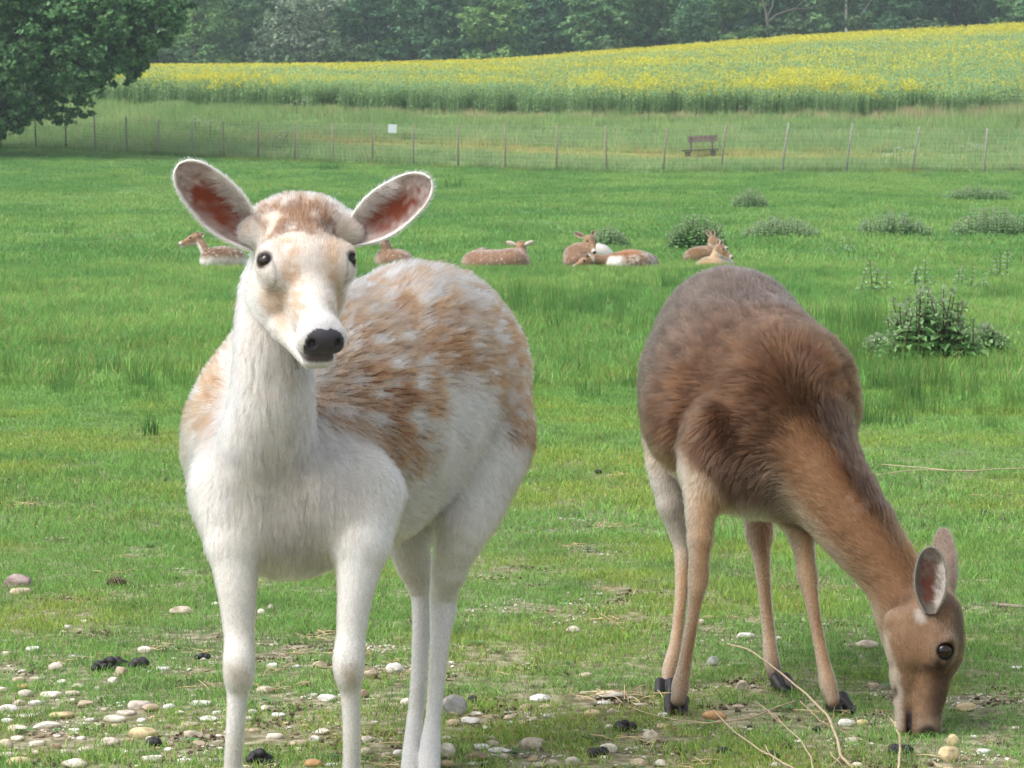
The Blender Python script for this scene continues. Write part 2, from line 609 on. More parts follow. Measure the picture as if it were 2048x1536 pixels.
def make_fur(name, parent, V, Q, col, hlen, flow, dens, count, mat, rad=.00028, clump=.55, clump_size=.012,
             lift=.45, K=4, seed=1, wild=.25, tipcol=1.12, origin=(0, 0, 0), hvar=.28):
    rng = np.random.default_rng(seed)
    N = vnormals(V, Q)
    T = np.concatenate([Q[:, [0, 1, 2]], Q[:, [0, 2, 3]]])
    ar = .5 * np.linalg.norm(np.cross(V[T[:, 1]] - V[T[:, 0]], V[T[:, 2]] - V[T[:, 0]]), axis=1)
    w = ar * dens[T].mean(1)
    cdf = np.cumsum(w); cdf /= cdf[-1]
    t = np.searchsorted(cdf, rng.random(count))
    t = np.clip(t, 0, len(T) - 1)
    u = rng.random((count, 2)); su = np.sqrt(u[:, 0])
    bc = np.stack([1 - su, su * (1 - u[:, 1]), su * u[:, 1]], 1)
    ip = lambda A: (A[T[t]] * (bc[..., None] if A.ndim == 2 else bc)).sum(1)
    R = ip(V); n = ip(N); n /= np.linalg.norm(n, axis=1)[:, None] + 1e-9
    fl = ip(flow); C = ip(col); L = ip(hlen)
    tan = fl - n * (fl * n).sum(1)[:, None]
    tl = np.linalg.norm(tan, axis=1)[:, None]
    tan = tan / (tl + 1e-6)
    # low-frequency whorls
    wn_ = np.stack([vnoise(R, 55, seed + k) - .5 for k in range(3)], 1) + .6 * np.stack([vnoise(R, 18, seed + 9 + k) - .5 for k in range(3)], 1)
    sh_ = np.clip(L / .022, .12, 1.2)[:, None]
    tan = tan + wild * 3.0 * sh_ * (wn_ - n * (wn_ * n).sum(1)[:, None])
    tan /= np.linalg.norm(tan, axis=1)[:, None] + 1e-9
    lf = lift * (.55 + .45 * sh_) * (0.6 + .8 * vnoise(R, 40, seed + 31))[:, None]
    jit = rng.normal(0, 1, (count, 3)) * .12
    d0 = n * (lf + .35) + tan * (1 - lf) + jit
    d0 /= np.linalg.norm(d0, axis=1)[:, None]
    d1 = n * (lf * .45) + tan + jit * .8
    d1 /= np.linalg.norm(d1, axis=1)[:, None]
    Lr = L * (.65 + .5 * rng.random(count)) * (.8 + .4 * vnoise(R, 70, seed + 50))
    stray = (rng.random(count) < .0025) & (L > .012)
    Lr = np.where(stray, Lr * 1.9, Lr)
    s = np.linspace(0, 1, K)
    pts = R[:, None] + Lr[:, None, None] * (d0[:, None] * (s - .5 * s ** 2)[None, :, None] + d1[:, None] * (.5 * s ** 2)[None, :, None] * 1.4)
    # clumps
    cs = clump_size * 1.0
    warp = np.stack([vnoise(R, 90, seed + 70 + k) for k in range(3)], 1) * cs * .9
    key = np.floor((R + warp) / cs).astype(np.int64)
    kk = key[:, 0] * 73856093 ^ key[:, 1] * 19349663 ^ key[:, 2] * 83492791
    _, inv = np.unique(kk, return_inverse=True)
    cntc = np.bincount(inv)[:, None]
    tipc = np.stack([np.bincount(inv, pts[:, -1, k]) for k in range(3)], 1) / cntc
    rootc = np.stack([np.bincount(inv, R[:, k]) for k in range(3)], 1) / cntc
    cr = rng.random(len(cntc))
    cl = clump * (.5 + .7 * cr[inv]) * np.clip(L / .018, .15, 1)
    targ = tipc[inv]
    pts = pts + (cl[:, None, None] * (s ** 1.5)[None, :, None]) * (targ - pts[:, -1])[:, None]
    C = C * (1 + (.34 * (cr[inv] - .5)) * np.clip(L / .018, .3, 1))[:, None] * (1 - hvar / 2 + hvar * rng.random(count))[:, None]
    hc = bpy.data.hair_curves.new(name)
    hc.add_curves([K] * count)
    hc.position_data.foreach_set('vector', (pts - np.asarray(origin)).astype(np.float32).ravel())
    rr = hc.attributes.get('radius') or hc.attributes.new('radius', 'FLOAT', 'POINT')
    rv = rad * np.array([1.0, .95, .75, .25]) if K == 4 else rad * np.linspace(1, .25, K)
    lenf = np.clip(Lr / .02, .5, 1.15)
    rr.data.foreach_set('value', (lenf[:, None] * rv[None]).astype(np.float32).ravel())
    ca = hc.attributes.new('tint', 'FLOAT_COLOR', 'CURVE')
    cc = np.ones((count, 4), np.float32); cc[:, :3] = np.clip(C, .003, .93)
    ca.data.foreach_set('color', cc.ravel())
    hc.materials.append(mat)
    o = link(name, hc, parent)
    return o

# ------------------------------------------------------------------ ears
EAR_T = np.array([0, .06, .14, .25, .38, .5, .62, .74, .80, .86, .90, .94, .965, .985, 1.0])
EAR_W = np.array([.30, .42, .62, .83, .97, 1.0, .97, .88, .82, .73, .64, .52, .41, .28, .05])

def ear(base, tip, opening, half_w, medial, cup=.55, rim_col=(.78, .76, .72), out_col=(.7, .62, .5),
        grey=(.30, .24, .22), red=(.17, .042, .022), hair=(.86, .83, .77), bend=0.0, nt_=26, ns=17, long_hair=.034, rim_len=.009):
    """cupped leaf-shaped shell; medial = sign of the edge (s=-1/+1) that carries the long hair. Returns V,Q,col,hlen,flow,dens"""
    base = np.asarray(base, float); tip = np.asarray(tip, float)
    D = tip - base; L = np.linalg.norm(D); D /= L
    O = np.asarray(opening, float); O = unit(O - D * (O @ D)); S = np.cross(D, O)
    t = 1 - (1 - np.linspace(0, 1, nt_)) ** 1.8; s = np.linspace(-1, 1, ns)
    w = np.interp(t, EAR_T, EAR_W) * half_w
    cc = cup * (1.6 - 1.25 * t)
    tt, ss = np.meshgrid(t, s, indexing='ij')
    ww = w[:, None] * np.ones_like(ss); ccm = cc[:, None]
    side = ww * np.sin(ss * 1.25) / math.sin(1.25)
    dep = -ww * ccm * (1 - ss ** 2)
    curve = bend * L * (tt ** 2)
    rimlong = 1.0
    Pn = base + D * (tt * L * rimlong)[..., None] + S * (side + curve)[..., None] + O * dep[..., None]
    gu = np.gradient(Pn, axis=0); gv = np.gradient(Pn, axis=1)
    Nn = np.cross(gu, gv); Nn /= np.linalg.norm(Nn, axis=-1)[..., None] + 1e-9
    if (Nn * O).sum() < 0: Nn = -Nn
    th = .0045 * (1 - .4 * np.abs(ss))[..., None]
    inner = Pn + Nn * th * .5; outer = Pn - Nn * th * .5
    idx = np.arange(nt_ * ns).reshape(nt_, ns)
    q = np.stack([idx[:-1, :-1], idx[1:, :-1], idx[1:, 1:], idx[:-1, 1:]], -1).reshape(-1, 4)
    # orient: inner faces along +N
    a = inner.reshape(-1, 3)
    fn = np.cross(a[q[0, 2]] - a[q[0, 0]], a[q[0, 3]] - a[q[0, 1]])
    if fn @ Nn.reshape(-1, 3)[q[0, 0]] < 0: q = q[:, ::-1]
    m = nt_ * ns
    qo = q[:, ::-1] + m
    rim = []
    loop = list(idx[:, 0]) + list(idx[-1, 1:]) + list(idx[-2::-1, -1])
    for i in range(len(loop) - 1):
        rim.append([loop[i], loop[i + 1], loop[i + 1] + m, loop[i] + m])
    V = np.concatenate([a, outer.reshape(-1, 3)])
    Q = np.concatenate([q, qo, np.array(rim)])
    # colours
    sm = (ss * medial).ravel(); tf = tt.ravel()
    nz = fbm(V[:m], 60, 3) - .5; nz2 = fbm(V[:m], 160, 5) - .5
    edge = smooth(.80, .97, np.abs(ss).ravel() + .25 * smooth(.82, 1, tf) + nz * .15)
    c = np.broadcast_to(np.array(grey), (m, 3)).copy()
    c = c * (1 + 1.2 * nz2)[:, None]
    core = np.exp(-(((sm + .10 + .5 * nz) / .40) ** 2)) * smooth(.12, .3, tf) * (1 - smooth(.60, .90, tf + .4 * nz2)) * (1.0 + 2.6 * nz)
    c = mix(c, red, np.clip(core * 1.25, 0, 1))
    c = mix(c, [.62, .56, .52], smooth(.35, .85, sm + nz) * smooth(.05, .2, tf) * (1 - smooth(.7, .85, tf)) * .6)
    c = mix(c, rim_col, edge)
    co = np.broadcast_to(np.array(out_col), (m, 3)) * (1 + .5 * nz)[:, None]
    co = mix(co, rim_col, smooth(.7, .95, np.abs(ss).ravel()))
    col = np.concatenate([c, co])
    # hair
    fl_in = D[None] * .8 + np.where(sm[:, None] > 0, -S * medial * 1.6, S * medial * .0) * smooth(.1, .5, sm)[:, None]
    tw = smooth(.80, .97, tf)[:, None]
    fl_in = fl_in * (1 - edge[:, None]) + (S[None] * ss.ravel()[:, None] * 2.2 * (1 - .6 * tw) + D[None] * (1 + 2 * tw)) * edge[:, None]
    hl = .004 + long_hair * smooth(.35, .75, sm) * (1 - edge) * smooth(.05, .25, tf) * (1 - smooth(.6, .8, tf)) + (rim_len - .004) * edge
    fl_out = np.broadcast_to(D, (m, 3)) + S * (ss.ravel()[:, None]) * .6
    flow = np.concatenate([fl_in, fl_out])
    hlen = np.concatenate([hl, np.full(m, .008)])
    hcol = c.copy()
    hcol = mix(hcol, hair, smooth(.3, .6, sm) * (1 - smooth(.66, .8, tf)))
    dn = .30 + .9 * edge + 1.1 * smooth(.3, .7, sm) - .22 * np.clip(core, 0, 1)
    dens = np.concatenate([dn, np.full(m, 1.1)])
    return V, Q, col, hlen, flow, dens, np.concatenate([hcol, co])

# ------------------------------------------------------------------ head
def frame(f, u):
    f = unit(f); u = unit(np.asarray(u) - f * (np.asarray(u) @ f)); r = np.cross(f, u)
    return np.stack([r, f, u], 1)          # columns: lateral, forward, up

def head_prims(fd, O, R, s, k=.022, lid=.0165, eo=1.0, ecx=.0560, jx=1.0, jz=0.0):
    s3 = np.asarray(s, float) * np.ones(3); s = s3[1]
    W = lambda *p: O + R @ (np.array(p) * s3)
    fl = lambda *d: tuple(R @ np.array(d, float))
    back = fl(0, -1, .0)
    tgh = ('head', back)
    E = lambda c, r, kk=k: fd.ell(W(*c), np.array(r) * s3, R, kk, tgh)
    E((0, .040, -.028), (.046, .070, .050))
    E((0, .088, -.016), (.050, .055, .040))            # brow
    for sg in (-1, 1):
        E((sg * .037, .100, -.014), (.0235, .040, .0240), .026)   # orbit
        E((sg * .034, .080, -.060 + jz * .5), (.023, .060, .042), .02)     # cheek
    fd.cone(W(0, .11, -.024), W(0, .235, -.037), .035 * s, .0235 * s, .03, tgh)
    E((0, .165, -.046), (.026, .075, .040))
    E((0, .243, -.039), (.0275, .032, .028), .014)      # muzzle
    for sg in (-1, 1):
        E((sg * .0135, .256, -.040), (.0160, .020, .021), .008)   # upper lip and nostril wing
    E((0, .262, -.036), (.019, .018, .018), .008)      # nose pad
    for sg in (-1, 1):
        fd.cone(W(sg * .022 * jx, .05, -.086 + jz), W(sg * .016 * jx, .15, -.076 + jz), .027 * s, .021 * s, .02, ('jaw', back))
        fd.cone(W(sg * .016 * jx, .15, -.076 + jz), W(sg * .007 * jx, .252, -.0745 + jz * .25), .021 * s, .0140 * s, .012, ('jaw', back))
        E((sg * .044, .085, .003), (.016, .014, .011), .014)     # brow ridge over the eye
    E((0, .247, -.074 + jz * .25), (.016, .019, .012), .008)   # chin
    # mouth line, nostrils, eye sockets
    for sg in (-1, 1):
        fd.cone(W(sg * .012, .262, -.0625), W(sg * .034, .215, -.062), .0030 * s, .0025 * s, .006, None, True)
        fd.ell(W(sg * .0150, .273, -.0345), np.array([.0042, .010, .0068]) * s3, R, .004, None, True)
        tl = R @ frame((.28 * sg, 1, -.10), (.75 * sg, 0, .65))
        fd.ell(W(sg * ecx, .106, .0055), np.array([.0155 * eo, lid, .0170]) * s3, tl, .003, None, True)
    fd.cone(W(0, .272, -.0625), W(.013, .262, -.0625), .0028 * s, .0028 * s, .006, None, True)
    fd.cone(W(0, .272, -.0625), W(-.013, .262, -.0625), .0028 * s, .0028 * s, .006, None, True)
    fd.cone(W(0, .284, -.041), W(0, .278, -.062), .0016 * s, .0016 * s, .003, None, True)

EYE_R = .0172

def eye_material():
    m, nt, b = new_mat('deer_eye')
    b.inputs['Base Color'].default_value = (.012, .006, .004, 1)
    b.inputs['Roughness'].default_value = .06
    b.inputs['Coat Weight'].default_value = .5
    b.inputs['Coat Roughness'].default_value = .03
    return m

def uv_sphere(nu=20, nv=12):
    th = np.linspace(0, np.pi, nv + 1)[1:-1]; ph = np.arange(nu) / nu * 2 * np.pi
    V = np.array([[math.sin(a) * math.cos(p), math.sin(a) * math.sin(p), math.cos(a)] for a in th for p in ph] + [[0, 0, 1], [0, 0, -1]])
    T = []
    n = len(th)
    for i in range(n - 1):
        for j in range(nu):
            a, b, c, d = i * nu + j, i * nu + (j + 1) % nu, (i + 1) * nu + (j + 1) % nu, (i + 1) * nu + j
            T += [[a, d, c], [a, c, b]]
    for j in range(nu):
        T.append([n * nu, j, (j + 1) % nu]); T.append([n * nu + 1, (n - 1) * nu + (j + 1) % nu, (n - 1) * nu + j])
    return V, np.array(T)

US_V, US_T = uv_sphere()

SKIN = tinted('deer_skin', rough=.75, spec=.15, scale=220, lo=.88, hi=1.12)
_nt = SKIN.node_tree
NOSE = tinted('deer_nose_and_hoof', rough=.42, spec=.35, scale=900, lo=.75, hi=1.25, bmp=.6, bdist=.0008)
EYE = eye_material()

def eyes(root, origin, O, R, s, sides=(-1, 1), iris=(.022, .010, .005), ex=.0450, er=None):
    EYE_R = er or .0172
    for sg in sides:
        s3 = np.asarray(s, float) * np.ones(3); sc = s3[1]
        c = O + R @ (np.array([sg * ex, .1025, -.0030]) * s3)
        a = Acc()
        V = US_V * EYE_R * sc
        # dark horizontal pupil in a brown iris (pigment), seen from the side axis
        side = V[:, 0] * sg / (EYE_R * sc)
        col = np.where((side > .35)[:, None], np.array(iris), np.array([.006, .005, .004]))
        pup = (np.abs(V[:, 2] / (EYE_R * sc)) < .30) & (np.abs(V[:, 1] / (EYE_R * sc)) < .55)
        col = np.where(pup[:, None], np.array([.003, .003, .004]), col)
        a.add(V @ R.T, US_T, col)
        link('eye', a.data('eye', EYE_T), root, Vector(c - origin))

EYE_T, _n, _b = new_mat('deer_eye_ball')
_a = attr(_n, 'tint'); _n.links.new(_a.outputs['Color'], _b.inputs['Base Color'])
_b.inputs['Roughness'].default_value = .08
_b.inputs['Specular IOR Level'].default_value = .4

def hoof(fd, g, dirn, s=1.0, flow=(0, 0, -1)):
    """two claws standing on ground point g, pointing along dirn; returns nothing (tagged 'hoof')"""
    d = unit([dirn[0], dirn[1], 0]); l = np.array([-d[1], d[0], 0])
    for sg in (-1, 1):
        c = np.asarray(g) + l * sg * .0125 * s + d * .012 * s
        fd.cone(c + np.array([0, 0, .026 * s]) - d * .010 * s, c + np.array([0, 0, .012 * s]) + d * .014 * s, .0125 * s, .0105 * s, .006, ('hoof', flow))
        fd.cone(c + np.array([0, 0, .010 * s]) - d * .01 * s, c + np.array([0, 0, .006 * s]) + d * .034 * s, .011 * s, .0055 * s, .006, ('hoof', flow))
# ================================================================== the two big deer
def axes(a):
    """columns: forward (chest), lateral, up for a body axis vector"""
    a = unit(a); l = unit(np.cross(np.array([0, 0, 1.0]), a)); u = np.cross(a, l)
    return np.stack([a, l, u], 1)

def finish_deer(name, label, origin, fd, ears, colour, fur_args, head, group):
    V, Q = surface_nets(fd.F, fd.lo, fd.h)
    V = laplace(V, Q, 2)
    W, flow = region_weights(fd, V)
    N = vnormals(V, Q)
    col, hlen, dens, flow, skin = colour(V, N, W, flow)
    hcol = col
    Vs, Qs, Cs, Hs, Fs, Ds, Hc, = [V], [Q], [skin], [hlen], [flow], [dens], [hcol]
    n = len(V)
    for e in ears:
        Vs.append(e[0]); Qs.append(e[1] + n); Cs.append(e[2]); Hs.append(e[3]); Fs.append(e[4]); Ds.append(e[5]); Hc.append(e[6])
        n += len(e[0])
    V = np.concatenate(Vs); Q = np.concatenate(Qs)
    C = np.concatenate(Cs); H = np.concatenate(Hs); Fl = np.concatenate(Fs); D = np.concatenate(Ds); HC = np.concatenate(Hc)
    root = empty(name, origin, label, 'deer', group)
    # horn and nose faces get their own gloss
    bare = np.zeros(len(V)); bare[:len(W['hoof'])] = np.clip(W['hoof'] * 1.0, 0, 1)
    bare[:len(W['hoof'])] = np.maximum(bare[:len(W['hoof'])], fur_args.pop('nose')(Vs[0]))
    mi = (bare[Q].mean(1) > .5).astype(int)
    me = mesh_data('body', V - np.asarray(origin), Q, None, np.clip(C, 0.002, .9), True, [SKIN, NOSE], mi)
    link('body', me, root)
    dd = D.copy(); dd[:len(bare)] *= np.where(bare > .5, 0, 1)
    make_fur('fur', root, V, Q, HC, H, Fl, dd, origin=origin, **fur_args)
    eyes(root, origin, head[0], head[1], head[2], ex=EYE_SC[1], er=EYE_SC[2])
    return root

def head_local(V, O, R, s):
    return ((V - O) @ R) / (np.asarray(s, float) * np.ones(3))

def nose_mask(h):
    """bare black nose pad in head units"""
    x = np.abs(h[:, 0])
    e = (x / (.0240 - .22 * np.clip(-.043 - h[:, 2], 0, .03))) ** 2.6 + (np.clip(h[:, 2] + .040 - .05 * x, 0, 1) / .0240) ** 2.2
    return ((e < 1) & (h[:, 1] > .236 + .25 * x) & (h[:, 2] > -.0622)).astype(float)

EYE_SC = [np.ones(3), .0450, .0172]

def eye_d(h):
    """distance from the middle of the eyeball in eyeball radii"""
    c = np.stack([np.abs(h[:, 0]) - EYE_SC[1], h[:, 1] - .1025, h[:, 2] + .0030], 1)
    return np.linalg.norm(c * EYE_SC[0], axis=1) / (EYE_SC[2] * EYE_SC[0][1])

# ---------------------------------------------------------------- the pale doe that looks at the camera
PO = G(585, 1640)
WH_O = P(592, 444, 5.07)
WH_R = frame((.245, -.74, -.60), (.20, -.60, .76))
WH_S = (1.40, .98, 1.22)

def build_pale():
    fd = Field((-.78, 4.55, -.02), (.16, 6.25, 1.22), .0034)
    R_ = P(872, 768, 5.82); C_ = P(562, 905, 5.36)
    ax = unit(C_ - R_); A = axes(ax)
    bk = tuple(-ax + np.array([0, 0, -.25])); 
    tb = ('body', bk)
    fd.ell(R_, (.225, .158, .198), A, .05, tb)
    fd.ell(P(825, 752, 5.70), (.24, .165, .198), A, .05, tb)
    fd.ell(P(690, 850, 5.58), (.32, .228, .220), A, .06, tb)            # belly
    fd.ell(P(626, 880, 5.53), (.24, .222, .210), A, .06, tb)
    fd.ell(P(575, 955, 5.33), (.150, .145, .155), A, .06, ('chest', (0, .1, -1)))
    fd.ell(P(640, 745, 5.50), (.19, .135, .145), A, .06, tb)            # withers
    fd.ell(P(893, 860, 5.80), (.15, .120, .17), A, .05, tb)            # haunch
    fd.ell(P(582, 1005, 5.24), (.08, .125, .100), A, .09, ('chest', (0, -.1, -1)))
    # neck
    dn = (0.02, -.15, -1)
    fd.chain([(545, 985, 5.24, 96), (534, 900, 5.19, 88), (542, 820, 5.15, 74), (546, 745, 5.14, 70), (552, 660, 5.14, 71), (568, 570, 5.16, 74), (600, 480, 5.12, 62)],
             .028, ('neck', dn))
    # front legs
    lg = ('leg', (0, .05, -1)); ul = ('thigh', (0, .05, -1))
    g1, g2 = G(462, 1632), G(706, 1628)
    a = [(462, 985, 5.24, 62), (466, 1090, 5.20, 47)]
    fd.chain(a, .06, ul)
    fd.chain([(466, 1090, 5.20, 47), (474, 1180, 5.18, 38), (478, 1270, 5.17, 29), (478, 1322, 5.15, 31), (478, 1352, 5.15, 29.5), (475, 1388, 5.16, 20.5), (469, 1470, 5.16, 17), (466, 1545, 5.17, 18), (464, 1575, 5.17, 23), (463, 1600, 5.16, 20)], .015, lg)
    hoof(fd, g1, (0, -1), 1.25)
    fd.chain([(735, 985, 5.24, 66), (724, 1090, 5.18, 50)], .06, ul)
    fd.chain([(724, 1090, 5.18, 50), (711, 1180, 5.16, 36), (702, 1268, 5.15, 28.5), (697, 1320, 5.14, 31), (698, 1350, 5.14, 28), (701, 1388, 5.15, 18.5), (703, 1470, 5.16, 16.5), (703, 1545, 5.17, 17), (704, 1572, 5.17, 22), (705, 1598, 5.16, 19)], .015, lg)
    hoof(fd, g2, (.05, -1), 1.25)
    # hind legs
    fd.chain([(965, 880, 5.78, 92), (945, 985, 5.70, 68), (921, 1070, 5.64, 47), (899, 1140, 5.66, 33)], .06, ul)
    fd.chain([(899, 1140, 5.66, 33), (887, 1190, 5.70, 26), (886, 1225, 5.70, 25), (881, 1270, 5.67, 19), (874, 1350, 5.63, 16), (866, 1440, 5.60, 15), (861, 1490, 5.56, 19), (859, 1545, 5.47, 19), (858, 1580, 5.42, 19)], .012, lg)
    hoof(fd, G(858, 1606), (-.1, -1), 1.15)
    fd.chain([(845, 980, 5.92, 85), (818, 1070, 5.84, 48), (828, 1130, 5.84, 32)], .05, ul)
    fd.chain([(828, 1130, 5.84, 32), (843, 1185, 5.87, 22), (845, 1225, 5.85, 19), (841, 1300, 5.80, 16), (836, 1380, 5.75, 15), (830, 1440, 5.72, 15), (826, 1490, 5.62, 17), (821, 1540, 5.50, 18), (819, 1575, 5.44, 18)], .012, lg)
    hoof(fd, G(818, 1600), (-.15, -1), 1.1)
    # tail root on the far side
    fd.cone(P(935, 640, 5.98), P(965, 760, 6.08), .03, .018, .03, tb)
    head_prims(fd, WH_O, WH_R, WH_S, lid=.0074, eo=1.02, ecx=.0620, jx=1.5, jz=-.012)
    eb = ('head', (-.5, .3, .4)); ec = ('head', (.5, .3, .4))
    fd.cone(P(560, 470, 5.12), P(503, 462, 5.11), .040, .027, .03, eb)
    fd.cone(P(650, 468, 5.12), P(703, 462, 5.11), .040, .025, .03, ec)
    fd.ell(P(600, 440, 5.10), (.078, .05, .042), None, .03, ('head', (0, 1, .6)))

    face = np.array([0.0, -1, .12])
    e1 = ear(P(514, 492, 5.10), P(361, 325, 5.02), face + np.array([-.10, 0, 0]), .0435, 1, cup=.42, bend=-.02)
    e2 = ear(P(693, 482, 5.10), P(858, 354, 5.03), face + np.array([.15, 0, 0.10]), .0405, -1, cup=.42, bend=.02)

    axl = A[:, 1]
    def colour(V, N, W, flow):
        EYE_SC[:] = [np.array(WH_S) * np.ones(3), .0498, .0142]
        h = head_local(V, WH_O, WH_R, WH_S)
        q = (V - C_) @ A                      # q0 forward, q1 lateral (towards the picture's right is -), q2 up
        a = -q[:, 0]                          # distance behind the chest centre
        side = ((V - C_ - np.outer(q[:, 0], ax)) @ axl)
        n1 = fbm(V, 9, 2) - .5; n2 = fbm(V, 35, 4) - .5; n3 = fbm(V, 110, 6) - .5
        white = np.array([.72, .70, .665]); cream = np.array([.62, .49, .36]); tan = np.array([.37, .175, .085]); dark = np.array([.12, .055, .030])
        z = V[:, 2]
        # height of the line between tan back and white belly along the body
        rightside = (V[:, 0] - (C_[0] + (R_[0] - C_[0]) * np.clip((V[:, 1] - C_[1]) / (R_[1] - C_[1]), 0, 1))) > 0
        zr = np.interp(a, [-.12, .02, .10, .18, .26, .32, .40, .47, .53, .6], [.74, .60, .53, .56, .69, .700, .685, .62, .56, .53])
        zl = np.interp(a, [-.1, .0, .1, .3, .8], [.62, .615, .60, .60, .55])
        zt = np.where(rightside, zr, zl)
        tanw = smooth(-.035, .045, z - zt + .10 * n1 + .05 * n2)
        frontal = smooth(.25, .65, N @ ax) * smooth(.10, -.02, a) * smooth(.105, .065, np.abs(V[:, 0] - P(550, 900, 5.3)[0]))
        tanw = tanw * (1 - frontal)
        c = mix(white, tan, tanw)
        c = mix(c, cream, smooth(.03, .3, n1 + .10) * .25 + .5 * tanw * (1 - tanw) * 2)
        c = mix(c, dark, tanw * smooth(.0, .26, n2 + .6 * n3 + .4 * smooth(.80, .93, z) * .4 - .02) * .62)
        # coarse guard hair: pale and dark streaks that follow the lie of the coat
        st = vnoise(q * np.array([26, 95, 95]), 1.0, 21) + .5 * (vnoise(q * np.array([50, 180, 180]), 1.0, 23) - .5)
        c = mix(c, [.74, .66, .57], tanw * smooth(.60, .85, st) * .55)
        c = mix(c, dark, tanw * smooth(.34, .12, st) * .55)
        # grey-brown along the spine
        spine = smooth(.80, .90, z) * tanw * smooth(.12, .3, a)
        c = mix(c, [.30, .20, .15], spine * .55 * smooth(-.2, .2, n2))
        # white spots in loose rows
        sp = np.zeros(len(V))
        g = (q + .012 * np.stack([n1, n2, n1], 1)) / np.array([.046, .036, .036])
        gi = np.floor(g)
        for dx in (-1, 0, 1):
            for dy in (-1, 0, 1):
                for dz in (-1, 0, 1):
                    cc = gi + [dx, dy, dz]
                    o_ = np.stack([_hash(cc[:, 0], cc[:, 1], cc[:, 2], 40 + k) for k in range(3)], 1)
                    dd = (g - cc - .15 - .7 * o_) * np.array([.7, 1, 1])
                    rad = .14 + .22 * _hash(cc[:, 0], cc[:, 1], cc[:, 2], 50)
                    sp = np.maximum(sp, smooth(rad + .08, rad - .02, np.linalg.norm(dd, axis=1) + .35 * n3))
        spotm = tanw * smooth(-.14, -.05, a)
        c = mix(c, [.84, .82, .78], sp * spotm)
        c = mix(c, [.76, .70, .64], spine * smooth(.0, .18, n2 + .8 * n3) * .75)
        # groin stain under the belly
        gd = np.linalg.norm((V - P(800, 1085, 5.55)) / np.array([.06, .10, .045]), axis=1)
        c = mix(c, [.47, .30, .16], smooth(1.3, .3, gd) * .8)
        # neck and chest: white with cream breath
        nw = W['neck'] + W['chest'] * frontal
        c = mix(c, mix(white, cream, np.clip(.22 + 1.3 * n1, 0, .45)), np.clip(nw, 0, 1) * .85)
        wv = vnoise(V * np.array([85, 60, 26]), 1.0, 61) * .6 + .4 * vnoise(V * np.array([200, 120, 50]), 1.0, 63)
        ww_ = np.clip(nw + W['chest'] + W['body'] * (1 - tanw), 0, 1)
        c = c * (1 - .34 * ww_ * smooth(.50, .20, wv))[:, None]
        c = mix(c, [.50, .40, .30], ww_ * smooth(.55, .8, fbm(V, 16, 65)) * .35)
        # legs
        lw = W['leg'] + W['thigh'] * .9
        thighrear = W['thigh'] * smooth(.40, .50, a) * smooth(.44, .58, z)
        c = mix(c, mix(white, [.66, .62, .56], smooth(-.2, .3, n1)), np.clip(lw - thighrear * 1.2, 0, 1))
        for kx, ky, kd in ((468, 1340, 5.13), (483, 1368, 5.12), (706, 1345, 5.11), (706, 1368, 5.11)):
            kk = np.linalg.norm((V - P(kx, ky, kd)) / .026, axis=1)
            c = mix(c, [.42, .34, .25], smooth(1.1, .2, kk + n3) * .55)
        # face
        x, y, u = h[:, 0], h[:, 1], h[:, 2]
        ax_ = np.abs(x)
        fc = np.broadcast_to(white, V.shape).copy()
        tanf = np.array([.60, .40, .255])
        fc = mix(fc, [.62, .47, .35], smooth(-.3, .15, n1 + n2) * .62 * smooth(.16, .09, y + .25 * n2) * smooth(-.05, -.02, u))
        fc = mix(fc, [.64, .52, .42], smooth(-.15, .2, n1 + n2) * .40 * smooth(.22, .18, y))
        # brown crown patch between the ears
        cr = smooth(.055, .035, ax_ + .12 * n2) * smooth(-.085, -.055, y) * smooth(.086, .060, y + .1 * n2 - .10 * np.minimum(ax_, .03)) * smooth(-.03, 0.0, u)
        fc = mix(fc, [.235, .130, .075], cr * .95 * smooth(-.42, -.05, n2 + n3))
        for sx, sy in ((.026, .040), (-.026, .040), (.004, -.012)):
            dk = np.sqrt(((x - sx) / .013) ** 2 + ((y - sy) / .020) ** 2)
            fc = mix(fc, [.15, .10, .08], smooth(1.2, .2, dk + n2) * .60 * smooth(-.03, 0, u))
        # tan bands from brow down both sides of the snout
        bx = np.interp(y, [.06, .10, .14, .20, .235], [.032, .027, .025, .021, .019])
        bnd = smooth(.019, .003, np.abs(ax_ - bx) + .15 * n3 * .1) * smooth(.055, .085, y) * smooth(.245, .20, y) * smooth(-.05, -.03, u)
        fc = mix(fc, tanf * .92, bnd * .85 * smooth(-.28, .12, n2 + n3))
        ck = smooth(.03, .012, np.abs(u + .050 + .1 * (y - .12)) + .02 * n2) * smooth(.10, .125, y) * smooth(.22, .17, y) * smooth(.02, .03, ax_)
        fc = mix(fc, tanf, ck * .65)
        # grey tear line under the inner corner of the eye
        tl = np.abs(ax_ - (.0465 - .16 * (y - .115))) / .0020 + 1.2 * np.abs(n3)
        fc = mix(fc, [.17, .16, .17], smooth(1.5, .4, tl) * smooth(.108, .116, y) * smooth(.170, .135, y) * smooth(-.06, -.04, u) * .50)
        ed = eye_d(h)
        fc = mix(fc, [.07, .05, .05], smooth(1.48, 1.18, ed) * .90)
        # nose
        nm = nose_mask(h)
        fc = mix(fc, [.48, .47, .50], smooth(.236, .255, y) * smooth(-.040, -.026, u) * .5 * (ax_ < .03))
        fc = mix(fc, [.042, .038, .046], nm)
        lip = smooth(.0085, .004, np.abs(u + .0665)) * smooth(.215, .235, y)
        fc = mix(fc, [.06, .04, .04], lip * .9)
        hw = np.clip(W['head'] + W['jaw'], 0, 1); hw = smooth(.35, .75, hw)
        c = mix(c, fc, hw)
        c = mix(c, [.03, .028, .03], W['hoof'])
